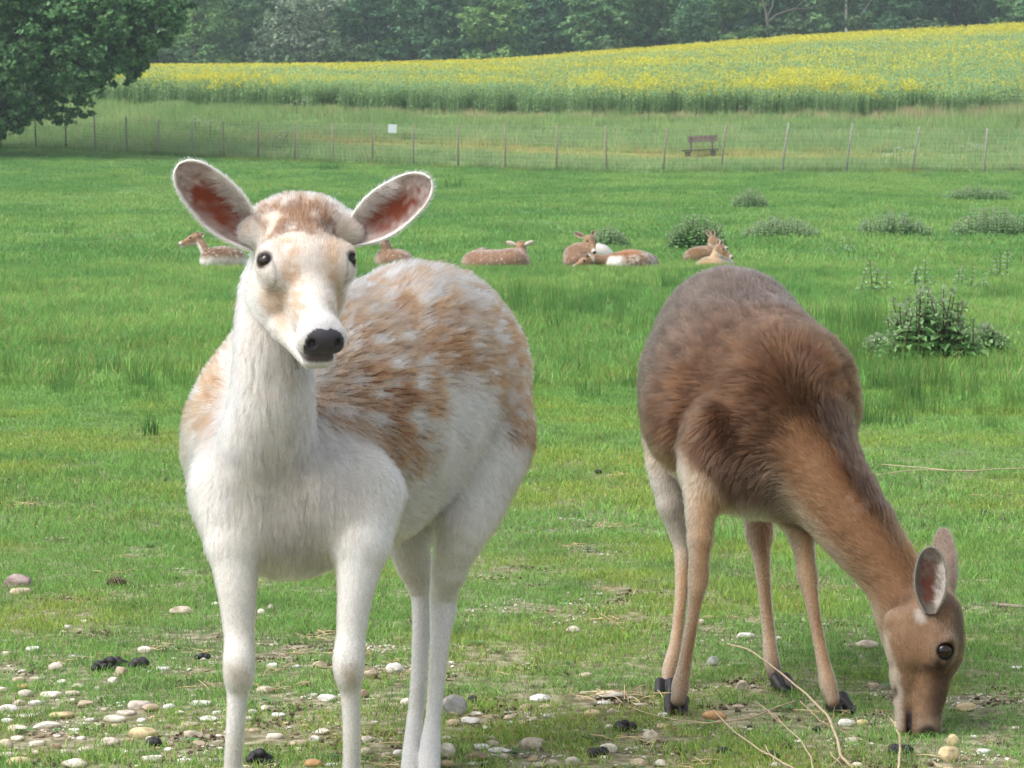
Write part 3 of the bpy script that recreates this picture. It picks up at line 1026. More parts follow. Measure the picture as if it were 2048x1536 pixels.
        # hair lengths
        hl = .024 * W['body'] + .031 * W['chest'] + .024 * W['neck'] + .0055 * (W['leg']) + .020 * W['thigh'] + .0085 * (W['head'] + W['jaw']) + .003 * W['hoof']
        hl = hl * (1 + .6 * smooth(.84, .93, z) * W['body'])
        # below the elbow the coat gets short
        hl = np.where(W['thigh'] > .3, hl * (.45 + .55 * smooth(.34, .50, z)), hl)
        hl = np.where(hw > .5, np.where(y > .20, .0042, np.where(ed < 2.2, .0040, hl * (1 + .35 * smooth(.03, -.02, y)))), hl)
        dens = np.ones(len(V))
        dens = np.where(hw > .5, 1.7, dens)
        dens = np.where((hw > .5) & ((ed < 1.12) | (nm > .5) | (lip > .5)), .0, dens)
        dens = np.where(W['leg'] > .5, 1.5, dens)
        fl = flow.copy()
        # on the flanks the coat falls down and back
        fl += np.array([0, 0, -.45]) * (W['body'] * smooth(.84, .6, z))[:, None]
        skin = c * .80
        skin = mix(skin, skin * .55, smooth(.25, .65, tanw) * (1 - hw))
        skin = np.where((nm > .5)[:, None], c, skin)
        skin = np.where(((ed < 1.12) & (hw > .5))[:, None], np.array([.020, .015, .014]), skin)

        return c, hl, dens, fl, skin

    return finish_deer('pale_deer', 'cream and white spotted doe with tan back looking straight at the camera', PO, fd, [e1, e2], colour,
                       dict(count=NF(430000), mat=FUR, seed=3, nose=lambda V: nose_mask(head_local(V, WH_O, WH_R, WH_S)) * (np.abs(V[:, 2] - .8) < .25),
                            clump=.58, clump_size=.012, wild=.14, lift=.42, hvar=.4), (WH_O, WH_R, WH_S), None)

# ---------------------------------------------------------------- the brown doe that grazes
BO = G(1520, 1400)
BR_O = P(1900, 1203, 5.93)
BR_R = frame((-.05, -.25, -1), (.95, -.30, 0))
BR_S = (1.08, 1.0, 1.15)

def build_brown():
    fd = Field((.10, 5.55, -.02), (1.05, 7.15, 1.02), .0034)
    R_ = P(1468, 722, 6.78); S_ = P(1545, 850, 6.28)
    ax = unit(S_ - R_); A = axes(ax)
    bk = tuple(-ax + np.array([0, 0, -.2]))
    tb = ('body', bk)
    fd.ell(P(1462, 705, 6.80), (.20, .165, .180), A, .05, tb)
    fd.ell(P(1478, 770, 6.62), (.27, .208, .190), A, .06, tb)
    fd.ell(P(1476, 830, 6.48), (.20, .193, .160), A, .06, tb)
    fd.ell(P(1548, 820, 6.32), (.19, .132, .165), A, .05, ('shoulder', tuple(-ax * .9 + np.array([0, 0, -.5]))))
    fd.ell(P(1562, 762, 6.42), (.25, .095, .110), A, .08, ('shoulder', tuple(-ax + np.array([0, 0, -.2]))))
    fd.ell(P(1640, 800, 6.42), (.16, .060, .120), A, .05, ('shoulder', tuple(-ax + np.array([0, 0, -.3]))))
    fd.ell(P(1530, 925, 6.20), (.10, .125, .085), A, .05, ('shoulder', tuple(-ax * .6 + np.array([0, 0, -.6]))))
    fd.ell(P(1430, 900, 6.24), (.10, .055, .095), A, .05, ('shoulder', (0, .2, -1)))
    fd.ell(P(1520, 975, 6.22), (.08, .085, .035), A, .05, ('brisket', (0, .2, -1)))
    nb = unit(P(1600, 900, 6.15) - P(1850, 1230, 5.98))
    tn = ('neck', tuple(nb + np.array([-.15, 0, -.25])))
    fd.chain([(1592, 892, 6.22, 104), (1640, 960, 6.15, 84), (1715, 1060, 6.08, 68), (1782, 1148, 6.03, 57), (1818, 1222, 6.0, 64), (1818, 1272, 5.97, 52)], .05, tn)
    lg = ('leg', (0, .05, -1)); ul = ('thigh', (0, .05, -1))
    # front leg, picture left
    fd.chain([(1425, 930, 6.22, 50), (1404, 1000, 6.17, 30), (1400, 1080, 6.14, 22)], .05, ul)
    fd.chain([(1400, 1080, 6.14, 20), (1398, 1125, 6.13, 19), (1397, 1155, 6.13, 20.5), (1393, 1185, 6.12, 16), (1389, 1215, 6.12, 12.5), (1380, 1270, 6.12, 11.5), (1368, 1335, 6.12, 13), (1361, 1372, 6.12, 17), (1356, 1400, 6.11, 14)], .012, lg)
    hoof(fd, G(1353, 1424), (-.1, -1), 1.05)
    fd.chain([(1592, 985, 6.24, 50), (1602, 1060, 6.20, 27)], .05, ul)
    fd.chain([(1602, 1060, 6.20, 25), (1611, 1120, 6.18, 19.5), (1615, 1152, 6.17, 20.5), (1620, 1182, 6.16, 15.5), (1626, 1215, 6.15, 12.5), (1636, 1270, 6.14, 11.5), (1648, 1332, 6.12, 13), (1656, 1368, 6.11, 17), (1665, 1400, 6.10, 14)], .012, lg)
    hoof(fd, G(1672, 1422), (.42, -1), 1.08)
    # hind legs
    fd.chain([(1370, 850, 6.66, 78), (1338, 925, 6.62, 42), (1348, 1010, 6.60, 30)], .05, ul)
    fd.chain([(1348, 1010, 6.60, 30), (1364, 1085, 6.60, 19), (1366, 1130, 6.58, 15.5), (1361, 1210, 6.54, 11.5), (1351, 1290, 6.50, 12), (1341, 1333, 6.47, 15), (1336, 1363, 6.45, 13)], .012, lg)
    hoof(fd, G(1331, 1388), (-.1, -1), .95)
    fd.chain([(1520, 900, 6.62, 70), (1517, 1000, 6.60, 36), (1519, 1070, 6.58, 25)], .05, ul)
    fd.chain([(1519, 1070, 6.58, 23), (1523, 1110, 6.57, 17), (1530, 1190, 6.53, 12), (1538, 1270, 6.50, 12), (1543, 1318, 6.46, 15.5), (1551, 1353, 6.44, 14)], .012, lg)
    hoof(fd, G(1560, 1380), (.45, -1), 1.0)
    head_prims(fd, BR_O, BR_R, BR_S, lid=.0185)
    fd.cone(P(1874, 1245, 5.94), P(1866, 1226, 5.915), .030, .018, .02, ('head', (0, .3, 1)))
    fd.cone(P(1890, 1225, 5.99), P(1891, 1190, 6.02), .026, .017, .02, ('head', (0, .3, 1)))
    e1 = ear(P(1860, 1228, 5.872), P(1862, 1094, 5.90), (-.12, -1, .15), .0315, 1, cup=.6, rim_col=(.17, .155, .13), out_col=(.13, .105, .085),
             grey=(.10, .085, .07), hair=(.55, .48, .40), red=(.085, .028, .018), long_hair=.024, rim_len=.005)
    e2 = ear(P(1892, 1215, 6.03), P(1887, 1056, 6.05), (.55, .85, -.1), .028, 1, cup=.45, rim_col=(.32, .28, .24), out_col=(.21, .16, .13),
             grey=(.10, .085, .07), rim_len=.005)

    def colour(V, N, W, flow):
        EYE_SC[:] = [np.array(BR_S) * np.ones(3), .0450, .0172]
        h = head_local(V, BR_O, BR_R, BR_S)
        q = (V - S_) @ A; a = -q[:, 0]; z = V[:, 2]
        n1 = fbm(V, 9, 12) - .5; n2 = fbm(V, 38, 14) - .5; n3 = fbm(V, 110, 16) - .5
        grey = np.array([.070, .051, .041]); brown = np.array([.062, .031, .016]); rust = np.array([.125, .052, .020]); fawn = np.array([.43, .235, .125])
        pale = np.array([.60, .53, .44])
        c = np.broadcast_to(brown, V.shape).copy()
        c = mix(c, grey, np.clip(smooth(.05, .42, a + .3 * n1), 0, 1) * smooth(.45, .62, z))
        c = mix(c, rust, smooth(.02, .28, n1 + .7 * n2) * .6 * smooth(.30, .05, a))
        side = np.abs(q[:, 1])
        st = vnoise(q * np.array([24, 90, 90]), 1.0, 31) + .5 * (vnoise(q * np.array([50, 190, 190]), 1.0, 33) - .5)
        c = c * (1 + .85 * np.clip(st - .5, -.4, .5))[:, None]
        # lower flank goes greyish fawn, belly pale
        lf = smooth(.60, .46, z + .10 * n1 + .05 * n2) * smooth(-.05, .1, a)
        c = mix(c, [.17, .105, .070], lf * .85)
        c = mix(c, pale, smooth(.50, .43, z + .05 * n1) * smooth(.02, .15, a))
        c = mix(c, [.18, .060, .018], smooth(.10, .03, np.abs(a - .06) + .2 * n2) * smooth(.10, .16, -(V[:, 0] - S_[0])) * smooth(.48, .58, z) * .0)
        # dark ridge from shoulder along the neck
        c = mix(c, [.17, .10, .065], W['shoulder'] * smooth(.56, .46, z) * .7)
        c = mix(c, pale, W['brisket'] * smooth(.47, .43, z))
        # neck
        nd = unit(P(1850, 1230, 5.98) - P(1600, 900, 6.15))
        rel = V - P(1600, 900, 6.15)
        up = unit(np.array([.75, 0, .62]) - nd * (np.array([.75, 0, .62]) @ nd))
        hv = rel @ up
        nc = np.broadcast_to(np.array([.255, .145, .080]), V.shape)
        nc = mix(nc, [.165, .084, .040], smooth(-.01, .05, hv + .03 * n1))
        ridge = smooth(.36, .62, hv / np.interp(rel @ nd, [0, .15, .4], [.105, .080, .060]) + .35 * n2) * smooth(.33, .22, rel @ nd)
        nc = mix(nc, [.045, .028, .022], ridge * .9)
        nc = mix(nc, [.42, .30, .20], smooth(-.045, -.075, hv + .03 * n1))
        sp = smooth(.020, .010, np.linalg.norm(V - P(1722, 1005, 6.0), axis=1) * .45 + .02 * n3)
        nc = mix(nc, [.35, .24, .18], sp * .35)
        c = mix(c, nc, smooth(.12, .98, W['neck'] + .5 * n2))
        # legs
        lc = mix([.54, .33, .18], [.42, .225, .115], smooth(-.15, .2, n1))
        lc = mix(lc, [.62, .50, .38], smooth(-.2, .6, -N[:, 1] * 0 + N[:, 0] * -1) * .5 + .3 * smooth(.14, .05, z))  # leg sides turned to the sun painted lighter; pale towards the hooves
        c = mix(c, lc, np.clip(smooth(.25, .6, W['leg']) + smooth(.22, .55, W['thigh']) * smooth(.58, .47, z), 0, 1))
        hindl = smooth(6.42, 6.50, V[:, 1]) * smooth(.50, .42, z) * smooth(.22, .32, z) * smooth(.48, .40, V[:, 0])
        c = mix(c, [.58, .54, .48], hindl * .8)
        # face
        x, y, u = h[:, 0], h[:, 1], h[:, 2]; ax_ = np.abs(x)
        fc = np.broadcast_to(np.array([.290, .180, .110]), V.shape).copy()
        fc = mix(fc, [.17, .098, .058], smooth(-.03, .0, u + .02 * n1) * .8)
        fc = mix(fc, [.060, .040, .032], smooth(.040, .020, ax_) * smooth(.01, .03, u) * smooth(.12, .08, y) * smooth(-.05, -.02, y))
        fc = mix(fc, [.075, .042, .028], smooth(.036, .018, ax_) * smooth(-.04, -.012, u) * smooth(.10, .13, y) * .85)
        fc = mix(fc, [.125, .078, .052], smooth(-.040, -.004, u + .01 * n2) * smooth(.10, .14, y) * .8)
        fc = mix(fc, [.10, .065, .048], smooth(.004, .022, u + .01 * n1) * smooth(.12, .08, y) * .75)
        fc = mix(fc, [.62, .55, .46], smooth(.020, .006, u - np.interp(y, [.0, .04, .15, .25], [-.105, -.113, -.094, -.0825]) + .030 * n2) * .75 * smooth(.05, .09, y))
        er_ = np.linalg.norm((V - P(1843, 1232, 5.87)) / np.array([.014, .05, .016]), axis=1)
        fc = mix(fc, [.58, .52, .45], smooth(1.3, .5, er_ + n2) * .85)
        fc = mix(fc, [.17, .115, .08], smooth(.20, .235, y) * smooth(-.065, -.05, u) * .5)
        sc_ = np.linalg.norm(np.stack([(y - .185) / .012, (u + .088) / .008], 1), axis=1)
        fc = mix(fc, [.10, .05, .045], smooth(1.3, .5, sc_ + n3) * .8)
        ed = eye_d(h)
        fc = mix(fc, [.38, .28, .20], smooth(2.1, 1.6, ed) * .30)
        fc = mix(fc, [.020, .014, .012], smooth(1.32, 1.16, ed))
        fc = mix(fc, [.05, .032, .025], smooth(1.3, .5, np.linalg.norm(np.stack([(y - .130) / .014, (ax_ - .047) / .016, (u + .010) / .008], 1), axis=1)) * .85)
        fc = mix(fc, [.08, .05, .04], smooth(.008, .002, np.abs(ax_ - .044)) * smooth(.112, .12, y) * smooth(.15, .13, y) * smooth(-.04, -.03, u) * .8)
        nm = nose_mask(h)
        fc = mix(fc, [.40, .30, .22], smooth(.225, .245, y) * smooth(.262, .250, y) * smooth(-.055, -.045, u) * .5)
        fc = mix(fc, [.03, .022, .022], smooth(1.4, .6, np.linalg.norm(np.stack([(y - .262) / .016, (ax_ - .024) / .014, (u + .030) / .014], 1), axis=1)) * .9)
        fc = mix(fc, [.05, .035, .03], smooth(.262, .276, y) * .8)
        fc = mix(fc, [.020, .017, .018], nm)
        lip = smooth(.009, .003, np.abs(u + .0630)) * smooth(.205, .230, y)
        fc = mix(fc, [.03, .022, .022], lip)
        fc = fc * (1 + .5 * n2 + .35 * n3)[:, None]
        hw = smooth(.35, .75, np.clip(W['head'] + W['jaw'], 0, 1))
        c = mix(c, fc, smooth(.10, .98, W['head'] + W['jaw'] + .3 * n2))
        c = mix(c, [.035, .032, .034], W['hoof'])
        hl = .028 * W['body'] + .032 * W['shoulder'] + .035 * W['brisket'] + .017 * W['neck'] + .0048 * W['leg'] + .013 * W['thigh'] + .007 * (W['head'] + W['jaw']) + .003 * W['hoof']
        hl = hl + .012 * ridge * smooth(.35, .75, W['neck'])
        hl = hl * (.45 + .55 * smooth(.03, .09, z))
        hl = np.where(hw > .5, np.where(y > .18, .0038, .0065), hl)
        dens = np.ones(len(V))
        dens = np.where(hw > .5, 1.7, dens)
        dens = np.where((hw > .5) & ((ed < 1.12) | (nm > .5) | (lip > .5)), 0, dens)
        dens = np.where(W['leg'] > .5, 1.5, dens)
        fl = flow + np.array([0, 0, -.35]) * (W['body'] * smooth(.78, .6, z))[:, None]
        skin = c * .6
        skin = np.where((nm > .5)[:, None], c, skin)
        skin = np.where(((ed < 1.2) & (hw > .5))[:, None], np.array([.012, .010, .010]), skin)
        return c, hl, dens, fl, skin

    return finish_deer('brown_deer', 'dark brown doe with her head down grazing, forelegs spread', BO, fd, [e1, e2], colour,
                       dict(count=NF(360000), mat=FUR, seed=8, nose=lambda V: nose_mask(head_local(V, BR_O, BR_R, BR_S)) * (V[:, 2] < .3) * (V[:, 0] > .6),
                            clump=.6, clump_size=.009, wild=.16, lift=.46, hvar=.8), (BR_O, BR_R, BR_S), None)
# ================================================================== ground sheet
def build_ground():
    ys = np.concatenate([np.linspace(-70, 2, 10), np.linspace(3, 14, 60), np.linspace(14.5, 40, 45), np.linspace(41, 140, 110), np.linspace(142, 300, 60), np.linspace(310, 620, 16)])
    us = np.concatenate([np.linspace(-1, -.42, 8)[:-1], np.linspace(-.42, .42, 121), np.linspace(.42, 1, 8)[1:]])
    Y, U = np.meshgrid(ys, us, indexing='ij')
    Wd = np.maximum(Y, 6) * .45 + 5
    far = np.abs(U) > .42
    X = U * Wd * (1 + 14 * np.clip(np.abs(U) - .42, 0, 1) ** 1.2)
    Z = height(X, Y)
    Z = Z + (fbm(np.stack([X, Y], -1), 1.2, 77) - .5) * .03 * smooth(9, 20, Y)
    V = np.stack([X, Y, Z], -1).reshape(-1, 3)
    ny, nx = Y.shape
    i = np.arange((ny - 1) * nx).reshape(ny - 1, nx)[:, :-1]
    Q = np.stack([i, i + 1, i + nx + 1, i + nx], -1).reshape(-1, 4)
    C = ground_col(V[:, 0], V[:, 1])
    q, r = landmark(V[:, 0], V[:, 1])
    C = mix(C * .62, mid_grass(V[:, 0], V[:, 1], q) * .8, smooth(4.95, 5.1, q))
    C = mix(C, [.05, .085, .03], smooth(6.98, 7.1, q))
    m, nt, b = new_mat('pasture_ground')
    src = attr(nt, 'tint').outputs['Color']
    o1, n1 = noise_mult(nt, src, 3.0, .8, 1.2, 6)
    o2, n2 = noise_mult(nt, o1, 45.0, .65, 1.3, 6)
    # bare soil shows between the blades close to the camera
    geo = nt.nodes.new('ShaderNodeNewGeometry')
    sep = nt.nodes.new('ShaderNodeSeparateXYZ'); nt.links.new(geo.outputs['Position'], sep.inputs[0])
    mr = nt.nodes.new('ShaderNodeMapRange')
    mr.inputs['From Min'].default_value = 7.0; mr.inputs['From Max'].default_value = 15.0
    mr.inputs['To Min'].default_value = .80; mr.inputs['To Max'].default_value = 0.0
    nt.links.new(sep.outputs['Y'], mr.inputs['Value'])
    ns = nt.nodes.new('ShaderNodeTexNoise'); ns.inputs['Scale'].default_value = 28; ns.inputs['Detail'].default_value = 6
    nt.links.new(geo.outputs['Position'], ns.inputs['Vector'])
    cr = nt.nodes.new('ShaderNodeValToRGB')
    cr.color_ramp.elements[0].position = .35; cr.color_ramp.elements[0].color = (.11, .09, .06, 1)
    cr.color_ramp.elements[1].position = .62; cr.color_ramp.elements[1].color = (.38, .32, .25, 1)
    e = cr.color_ramp.elements.new(.5); e.color = (.22, .18, .13, 1)
    nt.links.new(ns.outputs['Fac'], cr.inputs['Fac'])
    mx = nt.nodes.new('ShaderNodeMixRGB'); nt.links.new(mr.outputs['Result'], mx.inputs['Fac'])
    nt.links.new(o2, mx.inputs[1]); nt.links.new(cr.outputs['Color'], mx.inputs[2])
    nt.links.new(mx.outputs[0], b.inputs['Base Color'])
    b.inputs['Roughness'].default_value = .95; b.inputs['Specular IOR Level'].default_value = .1
    bump(nt, b, ns, .7, .01)
    o = link('ground', mesh_data('ground', V, Q, m, C))
    tag(o, 'green pasture ground rising towards the flowering crop field', kind='structure')

def mid_grass(x, y, q):
    """paler grass between the fence and the crop, with a mown yellowish track"""
    p = np.stack([x, y], -1)
    n = fbm(p, .5, 31); n2 = fbm(p, 2.0, 33)
    c = mix([.150, .290, .100], [.250, .370, .150], n)
    px = pxof(x, y)
    tr = np.exp(-((q - 5.62 - .12 * np.sin(px / 330.0) - .1 * n2) / .14) ** 2) * smooth(300, 900, px) * smooth(2000, 1500, px)
    c = mix(c, [.36, .36, .115], np.clip(tr * 1.1, 0, 1) * .8)
    c = mix(c, [.40, .38, .24], smooth(6.75, 6.98, q) * smooth(.35, .6, n2) * smooth(350, 1100, px) * .8)
    return c

# ================================================================== grass
def tuft_mesh(name, n, rad, h, w, seed, lean=.45, segs=3, tint=(1, 1, 1), var=.22, dry=.06, mat=None, tipd=(1.15, 1.1, .9)):
    rg = np.random.default_rng(seed)
    r = rad * np.sqrt(rg.random(n)); a = rg.random(n) * 2 * np.pi
    B = np.stack([r * np.cos(a), r * np.sin(a), np.zeros(n)], 1)
    hh = h * (.45 + .75 * rg.random(n)); th = rg.random(n) * 2 * np.pi
    D = np.stack([np.cos(th), np.sin(th), np.zeros(n)], 1)
    ph = rg.random(n) * 2 * np.pi
    Wd = np.stack([np.cos(ph), np.sin(ph), np.zeros(n)], 1)
    ln = lean * (.2 + 1.2 * rg.random(n))
    ts = np.linspace(0, 1, segs + 1)
    Vs = []
    for t in ts:
        c = B + D * (hh * ln * t ** 1.7)[:, None] + np.array([0, 0, 1]) * (hh * t * (1 - .25 * ln * t))[:, None]
        ww = w * (1 - t ** 1.5) * .5 if t < 1 else 0
        if t < 1:
            Vs += [c - Wd * ww, c + Wd * ww]
        else:
            Vs += [c]
    k = len(Vs)
    V = np.stack(Vs, 1).reshape(-1, 3)
    b = np.arange(n)[:, None] * k
    Qs = [np.concatenate([b + 2 * s, b + 2 * s + 1, b + 2 * s + 3, b + 2 * s + 2], 1) for s in range(segs - 1)]
    T = np.concatenate([b + 2 * (segs - 1), b + 2 * (segs - 1) + 1, b + k - 1], 1)
    bc = np.asarray(tint) * (1 + var * rg.normal(0, 1, (n, 1))) * (1 + .06 * rg.normal(0, 1, (n, 3)))
    isdry = rg.random(n) < dry
    bc = np.where(isdry[:, None], np.array([2.8, 1.25, 2.2]) * .8, bc)
    C = np.repeat(bc[:, None], k, 1)
    tt = np.array([ts[i // 2] if i < k - 1 else 1 for i in range(k)])
    C = C * (1 + (np.asarray(tipd) - 1) * tt[None, :, None])
    return mesh_data(name, V, [np.concatenate(Qs), T] if Qs else T, mat, np.clip(C, .05, 4).reshape(-1, 3), False)

def area_points(y0, y1, per_m2, xpad=.7, rg=RNG):
    """random places in the wedge the camera sees, plus a margin"""
    half = lambda y: y * .171 + xpad
    A = (half(y0) + half(y1)) * (y1 - y0)
    n = int(A * per_m2)
    y = y0 + (y1 - y0) * rg.random(int(n * 1.35)); x = (rg.random(len(y)) * 2 - 1) * half(y1)
    k = np.abs(x) < half(y)
    return x[k][:n], y[k][:n]

def stone_free(x, y):
    ok = np.ones(len(x), bool)
    for px, py, w, h, c, s in STONES:
        g = G(px, py + h * .45); W_ = w * g[1] / F
        ok &= ((x - g[0]) / (W_ * .62)) ** 2 + ((y - g[1] - W_ * .25) / (W_ * .62)) ** 2 > 1
        # nothing tall right in front of the stone
        ok &= ~((np.abs(x - g[0]) < W_ * .45) & (y < g[1]) & (y > g[1] - .05) & (_hash(np.floor(x * 90), np.floor(y * 90), np.zeros(len(x)), 5) < .75))
    return ok

def build_grass():
    GM = leaf_mat('grass_blades', .35, .6, .15)
    short = [source('short_grass_tuft', tuft_mesh('short_grass_tuft', 34, .046, .019, .0019, s, .9, 3, dry=.08, var=.28, mat=GM)) for s in (1, 2, 3, 4)]
    # near lawn, grazed short, with bare patches
    def lawn(y0, y1, per, scl, name, label, srcs, bare=True, hvar=.4, warm=None, tint_gain=1.0, pad=1.7):
        x, y = area_points(y0, y1, per, pad)
        p = np.stack([x, y], -1)
        if bare:
            cov = fbm(p, 4.5, 61, 4) + .30 * (vnoise(p, 16, 67) - .5)
            thr = np.interp(y, [5.2, 6.5, 8.0, 10.5, 14], [.40, .33, .28, .20, .08])
            keep = (cov > thr + (RNG.random(len(x)) - .5) * .26)
            keep &= stone_free(x, y)
            x, y, p, cov = x[keep], y[keep], p[keep], cov[keep]
        z = height(x, y)
        n = len(x)
        rot = np.stack([RNG.normal(0, .12, n), RNG.normal(0, .12, n), RNG.random(n) * 6.28], 1)
        big = fbm(p, 1.1, 71)
        s = scl * (1 - hvar + 2 * hvar * big) * (.8 + .4 * RNG.random(n))
        sv = np.stack([s ** .5 * scl ** .5, s ** .5 * scl ** .5, s], 1)
        col = ground_col(x, y) * tint_gain * (.85 + .3 * RNG.random(n))[:, None]
        if warm is not None: col = col * warm(p)
        return scatter(name, np.stack([x, y, z], 1), srcs, label, rot, sv, itint=col)
    lawn(4.0, 9.2, 950, 1.0, 'short_grass', 'short grazed grass with bare patches between the pebbles', short, tint_gain=1.25)
    lawn(9.0, 16.5, 330, 1.5, 'pasture_grass', 'short bright green grass behind the two big deer', short, tint_gain=1.25, pad=2.4)
    med = [source('pasture_tuft', tuft_mesh('pasture_tuft', 70, .17, .075, .0050, s, .6, 2, mat=GM)) for s in (11, 12, 13)]
    lawn(16.0, 40.0, 30, 1.0, 'pasture_grass', 'bright green pasture grass around the resting deer', med, bare=False, tint_gain=1.15, pad=4.0)
    farg = [source('far_tuft', tuft_mesh('far_tuft', 90, .5, .10, .014, s, .7, 2, mat=GM)) for s in (21, 22)]
    # far pasture up to the fence
    x, y = area_points(39, 121, 3.2, 9)
    q, r = landmark(x, y); k = q < 5.0
    x, y, q = x[k], y[k], q[k]; p = np.stack([x, y], -1); n = len(x)
    col = ground_col(x, y) * 1.1 * (.88 + .24 * RNG.random(n))[:, None]
    edge = smooth(4.86, 4.97, q)[:, None]
    col = col * (1 - .30 * edge) + edge * np.where(vnoise(p, .9, 5)[:, None] > .62, np.array([.10, .04, .01]), 0)
    s = .8 + .5 * fbm(p, .3, 7) + 1.4 * edge[:, 0] * vnoise(p, .7, 9)
    scatter('pasture_grass', np.stack([x, y, height(x, y)], 1), farg, 'smooth green far pasture below the wire fence', np.stack([np.zeros(n), np.zeros(n), RNG.random(n) * 6.28], 1),
            np.stack([np.full(n, 1.0), np.full(n, 1.0), s], 1), itint=col)
    # taller grass between fence and crop
    tall = [source('tall_meadow_tuft', tuft_mesh('tall_meadow_tuft', 90, .45, .42, .012, s, .45, 3, tipd=(1.5, 1.35, 1.3), mat=GM)) for s in (31, 32)]
    x, y = area_points(103, 136, 6.0, 5)
    q, r = landmark(x, y); k = (q > 5.0) & (q < 7.02)
    x, y, q = x[k], y[k], q[k]; p = np.stack([x, y], -1); n = len(x)
    col = mid_grass(x, y, q) * (.85 + .3 * RNG.random(n))[:, None]
    px = pxof(x, y)
    tr = np.exp(-((q - 5.62 - .12 * np.sin(px / 330.0)) / .16) ** 2) * smooth(300, 900, px)
    s = np.clip(.45 + .9 * fbm(p, .35, 43) - .6 * tr, .2, 2) * (1 + .5 * smooth(1500, 2048, px) * smooth(6.2, 6.9, q))
    scatter('meadow_grass', np.stack([x, y, height(x, y)], 1), tall, 'tall pale meadow grass between the fence and the yellow crop', np.stack([np.zeros(n), np.zeros(n), RNG.random(n) * 6.28], 1),
            np.stack([np.full(n, 1.0), np.full(n, 1.0), s], 1), itint=col)
    # darker upright rushes standing in the pasture
    rush = [source('rush_tuft', tuft_mesh('rush_tuft', 46, .085, .26, .0042, s, .22, 3, tint=(.70, .80, .80), dry=.03, var=.15, mat=GM)) for s in (41, 42, 43)]
    x, y = area_points(10.0, 40, 7.0, 3.0)
    p = np.stack([x, y], -1)
    px = pxof(x, y); py = 370 + CAM_H / y * F
    m = fbm(p * np.array([1, .35]), .55, 90, 3) + .08 * smooth(1100, 1500, px) - .30 * smooth(690, 960, py) + .04 + .10 * (vnoise(p, 3.0, 93) - .5)
    k = m > (.515 + .14 * RNG.random(len(x)))
    x, y, m = x[k], y[k], m[k]; p = np.stack([x, y], -1); n = len(x)
    s = (.35 + 2.6 * (m - .5) + .35 * RNG.random(n)) * np.interp(y, [10, 14, 22, 31, 40], [.50, .75, .85, .50, .30])
    s = np.clip(s, .2, 1.25)
    scatter('rushes', np.stack([x, y, height(x, y)], 1), rush, 'darker upright rush tufts standing in the pasture', np.stack([np.zeros(n), np.zeros(n), RNG.random(n) * 6.28], 1),
            np.stack([s ** .5, s ** .5, s], 1), itint=ground_col(x, y) * .95)
    # broad-leaved sprouts and moss rosettes in the lawn
    ros = [source('clover_sprig', rosette(s, GM)) for s in (1, 2)]
    x, y = area_points(5.0, 12, 26)
    n = len(x); p = np.stack([x, y], -1)
    k = vnoise(p, 2.5, 99) > .45; x, y, n = x[k], y[k], int(k.sum())
    scatter('clover', np.stack([x, y, np.full(n, .002)], 1), ros, 'small grey-green clover rosettes in the short grass', np.stack([np.zeros(n), np.zeros(n), RNG.random(n) * 6.28], 1),
            .5 + .7 * RNG.random(n), itint=np.array([.13, .23, .09]) * (.8 + .5 * RNG.random(n))[:, None])
    # crumbs of soil, straw and tiny chips
    DM = tinted('litter_material', rough=.9, spec=.1, scale=400, lo=.8, hi=1.2)
    crumbs = []
    for s, c in ((1, (.62, .58, .50)), (2, (.09, .06, .045)), (3, (.32, .24, .17))):
        a = Acc(); rg = np.random.default_rng(s)
        for i in range(26):
            r = .05 * math.sqrt(rg.random()); an = rg.random() * 6.28
            sz = (.0016 + .0045 * rg.random() ** 3)
            v = US_LOW * sz * (1 + .3 * rg.normal(0, 1, (len(US_LOW), 1))) * [1, 1, .6] + [r * math.cos(an), r * math.sin(an), sz * .3]
            a.add(v, US_LOWT, np.array(c) * (.7 + .6 * rg.random()))
        crumbs.append(source('chip_cluster', a.data('chip_cluster', DM, False)))
    straw = Acc(); rg = np.random.default_rng(9)
    for i in range(9):
        r = .06 * rg.random(); an = rg.random() * 6.28; c = np.array([r * math.cos(an), r * math.sin(an), .004 + .008 * rg.random()])
        d = unit([rg.normal(), rg.normal(), .15 * rg.normal()]) * (.010 + .022 * rg.random())
        V, Fq = tube([c - d, c + d * .1 + [0, 0, .002], c + d], [.0009, .0011, .0006], 4)
        straw.add(V, Fq, np.array([.48, .38, .22]) * (.6 + .6 * rg.random()))
    crumbs.append(source('straw_bits', straw.data('straw_bits', DM, False)))
    x, y = area_points(4.2, 11.5, 150, 1.5)
    p = np.stack([x, y], -1)
    cov = fbm(p, 4.5, 61, 4) + .30 * (vnoise(p, 16, 67) - .5)
    k = cov < np.interp(y, [5.2, 6.5, 8, 11.5], [.48, .45, .39, .30])
    x, y = x[k], y[k]; n = len(x)
    scatter('gravel', np.stack([x, y, np.full(n, .001)], 1), crumbs, 'crumbs of soil, straw and tiny stone chips in the bare patches', np.stack([np.zeros(n), np.zeros(n), RNG.random(n) * 6.28], 1),
            .6 + .7 * RNG.random(n), idx=RNG.choice(4, n, p=[.30, .32, .27, .11]))

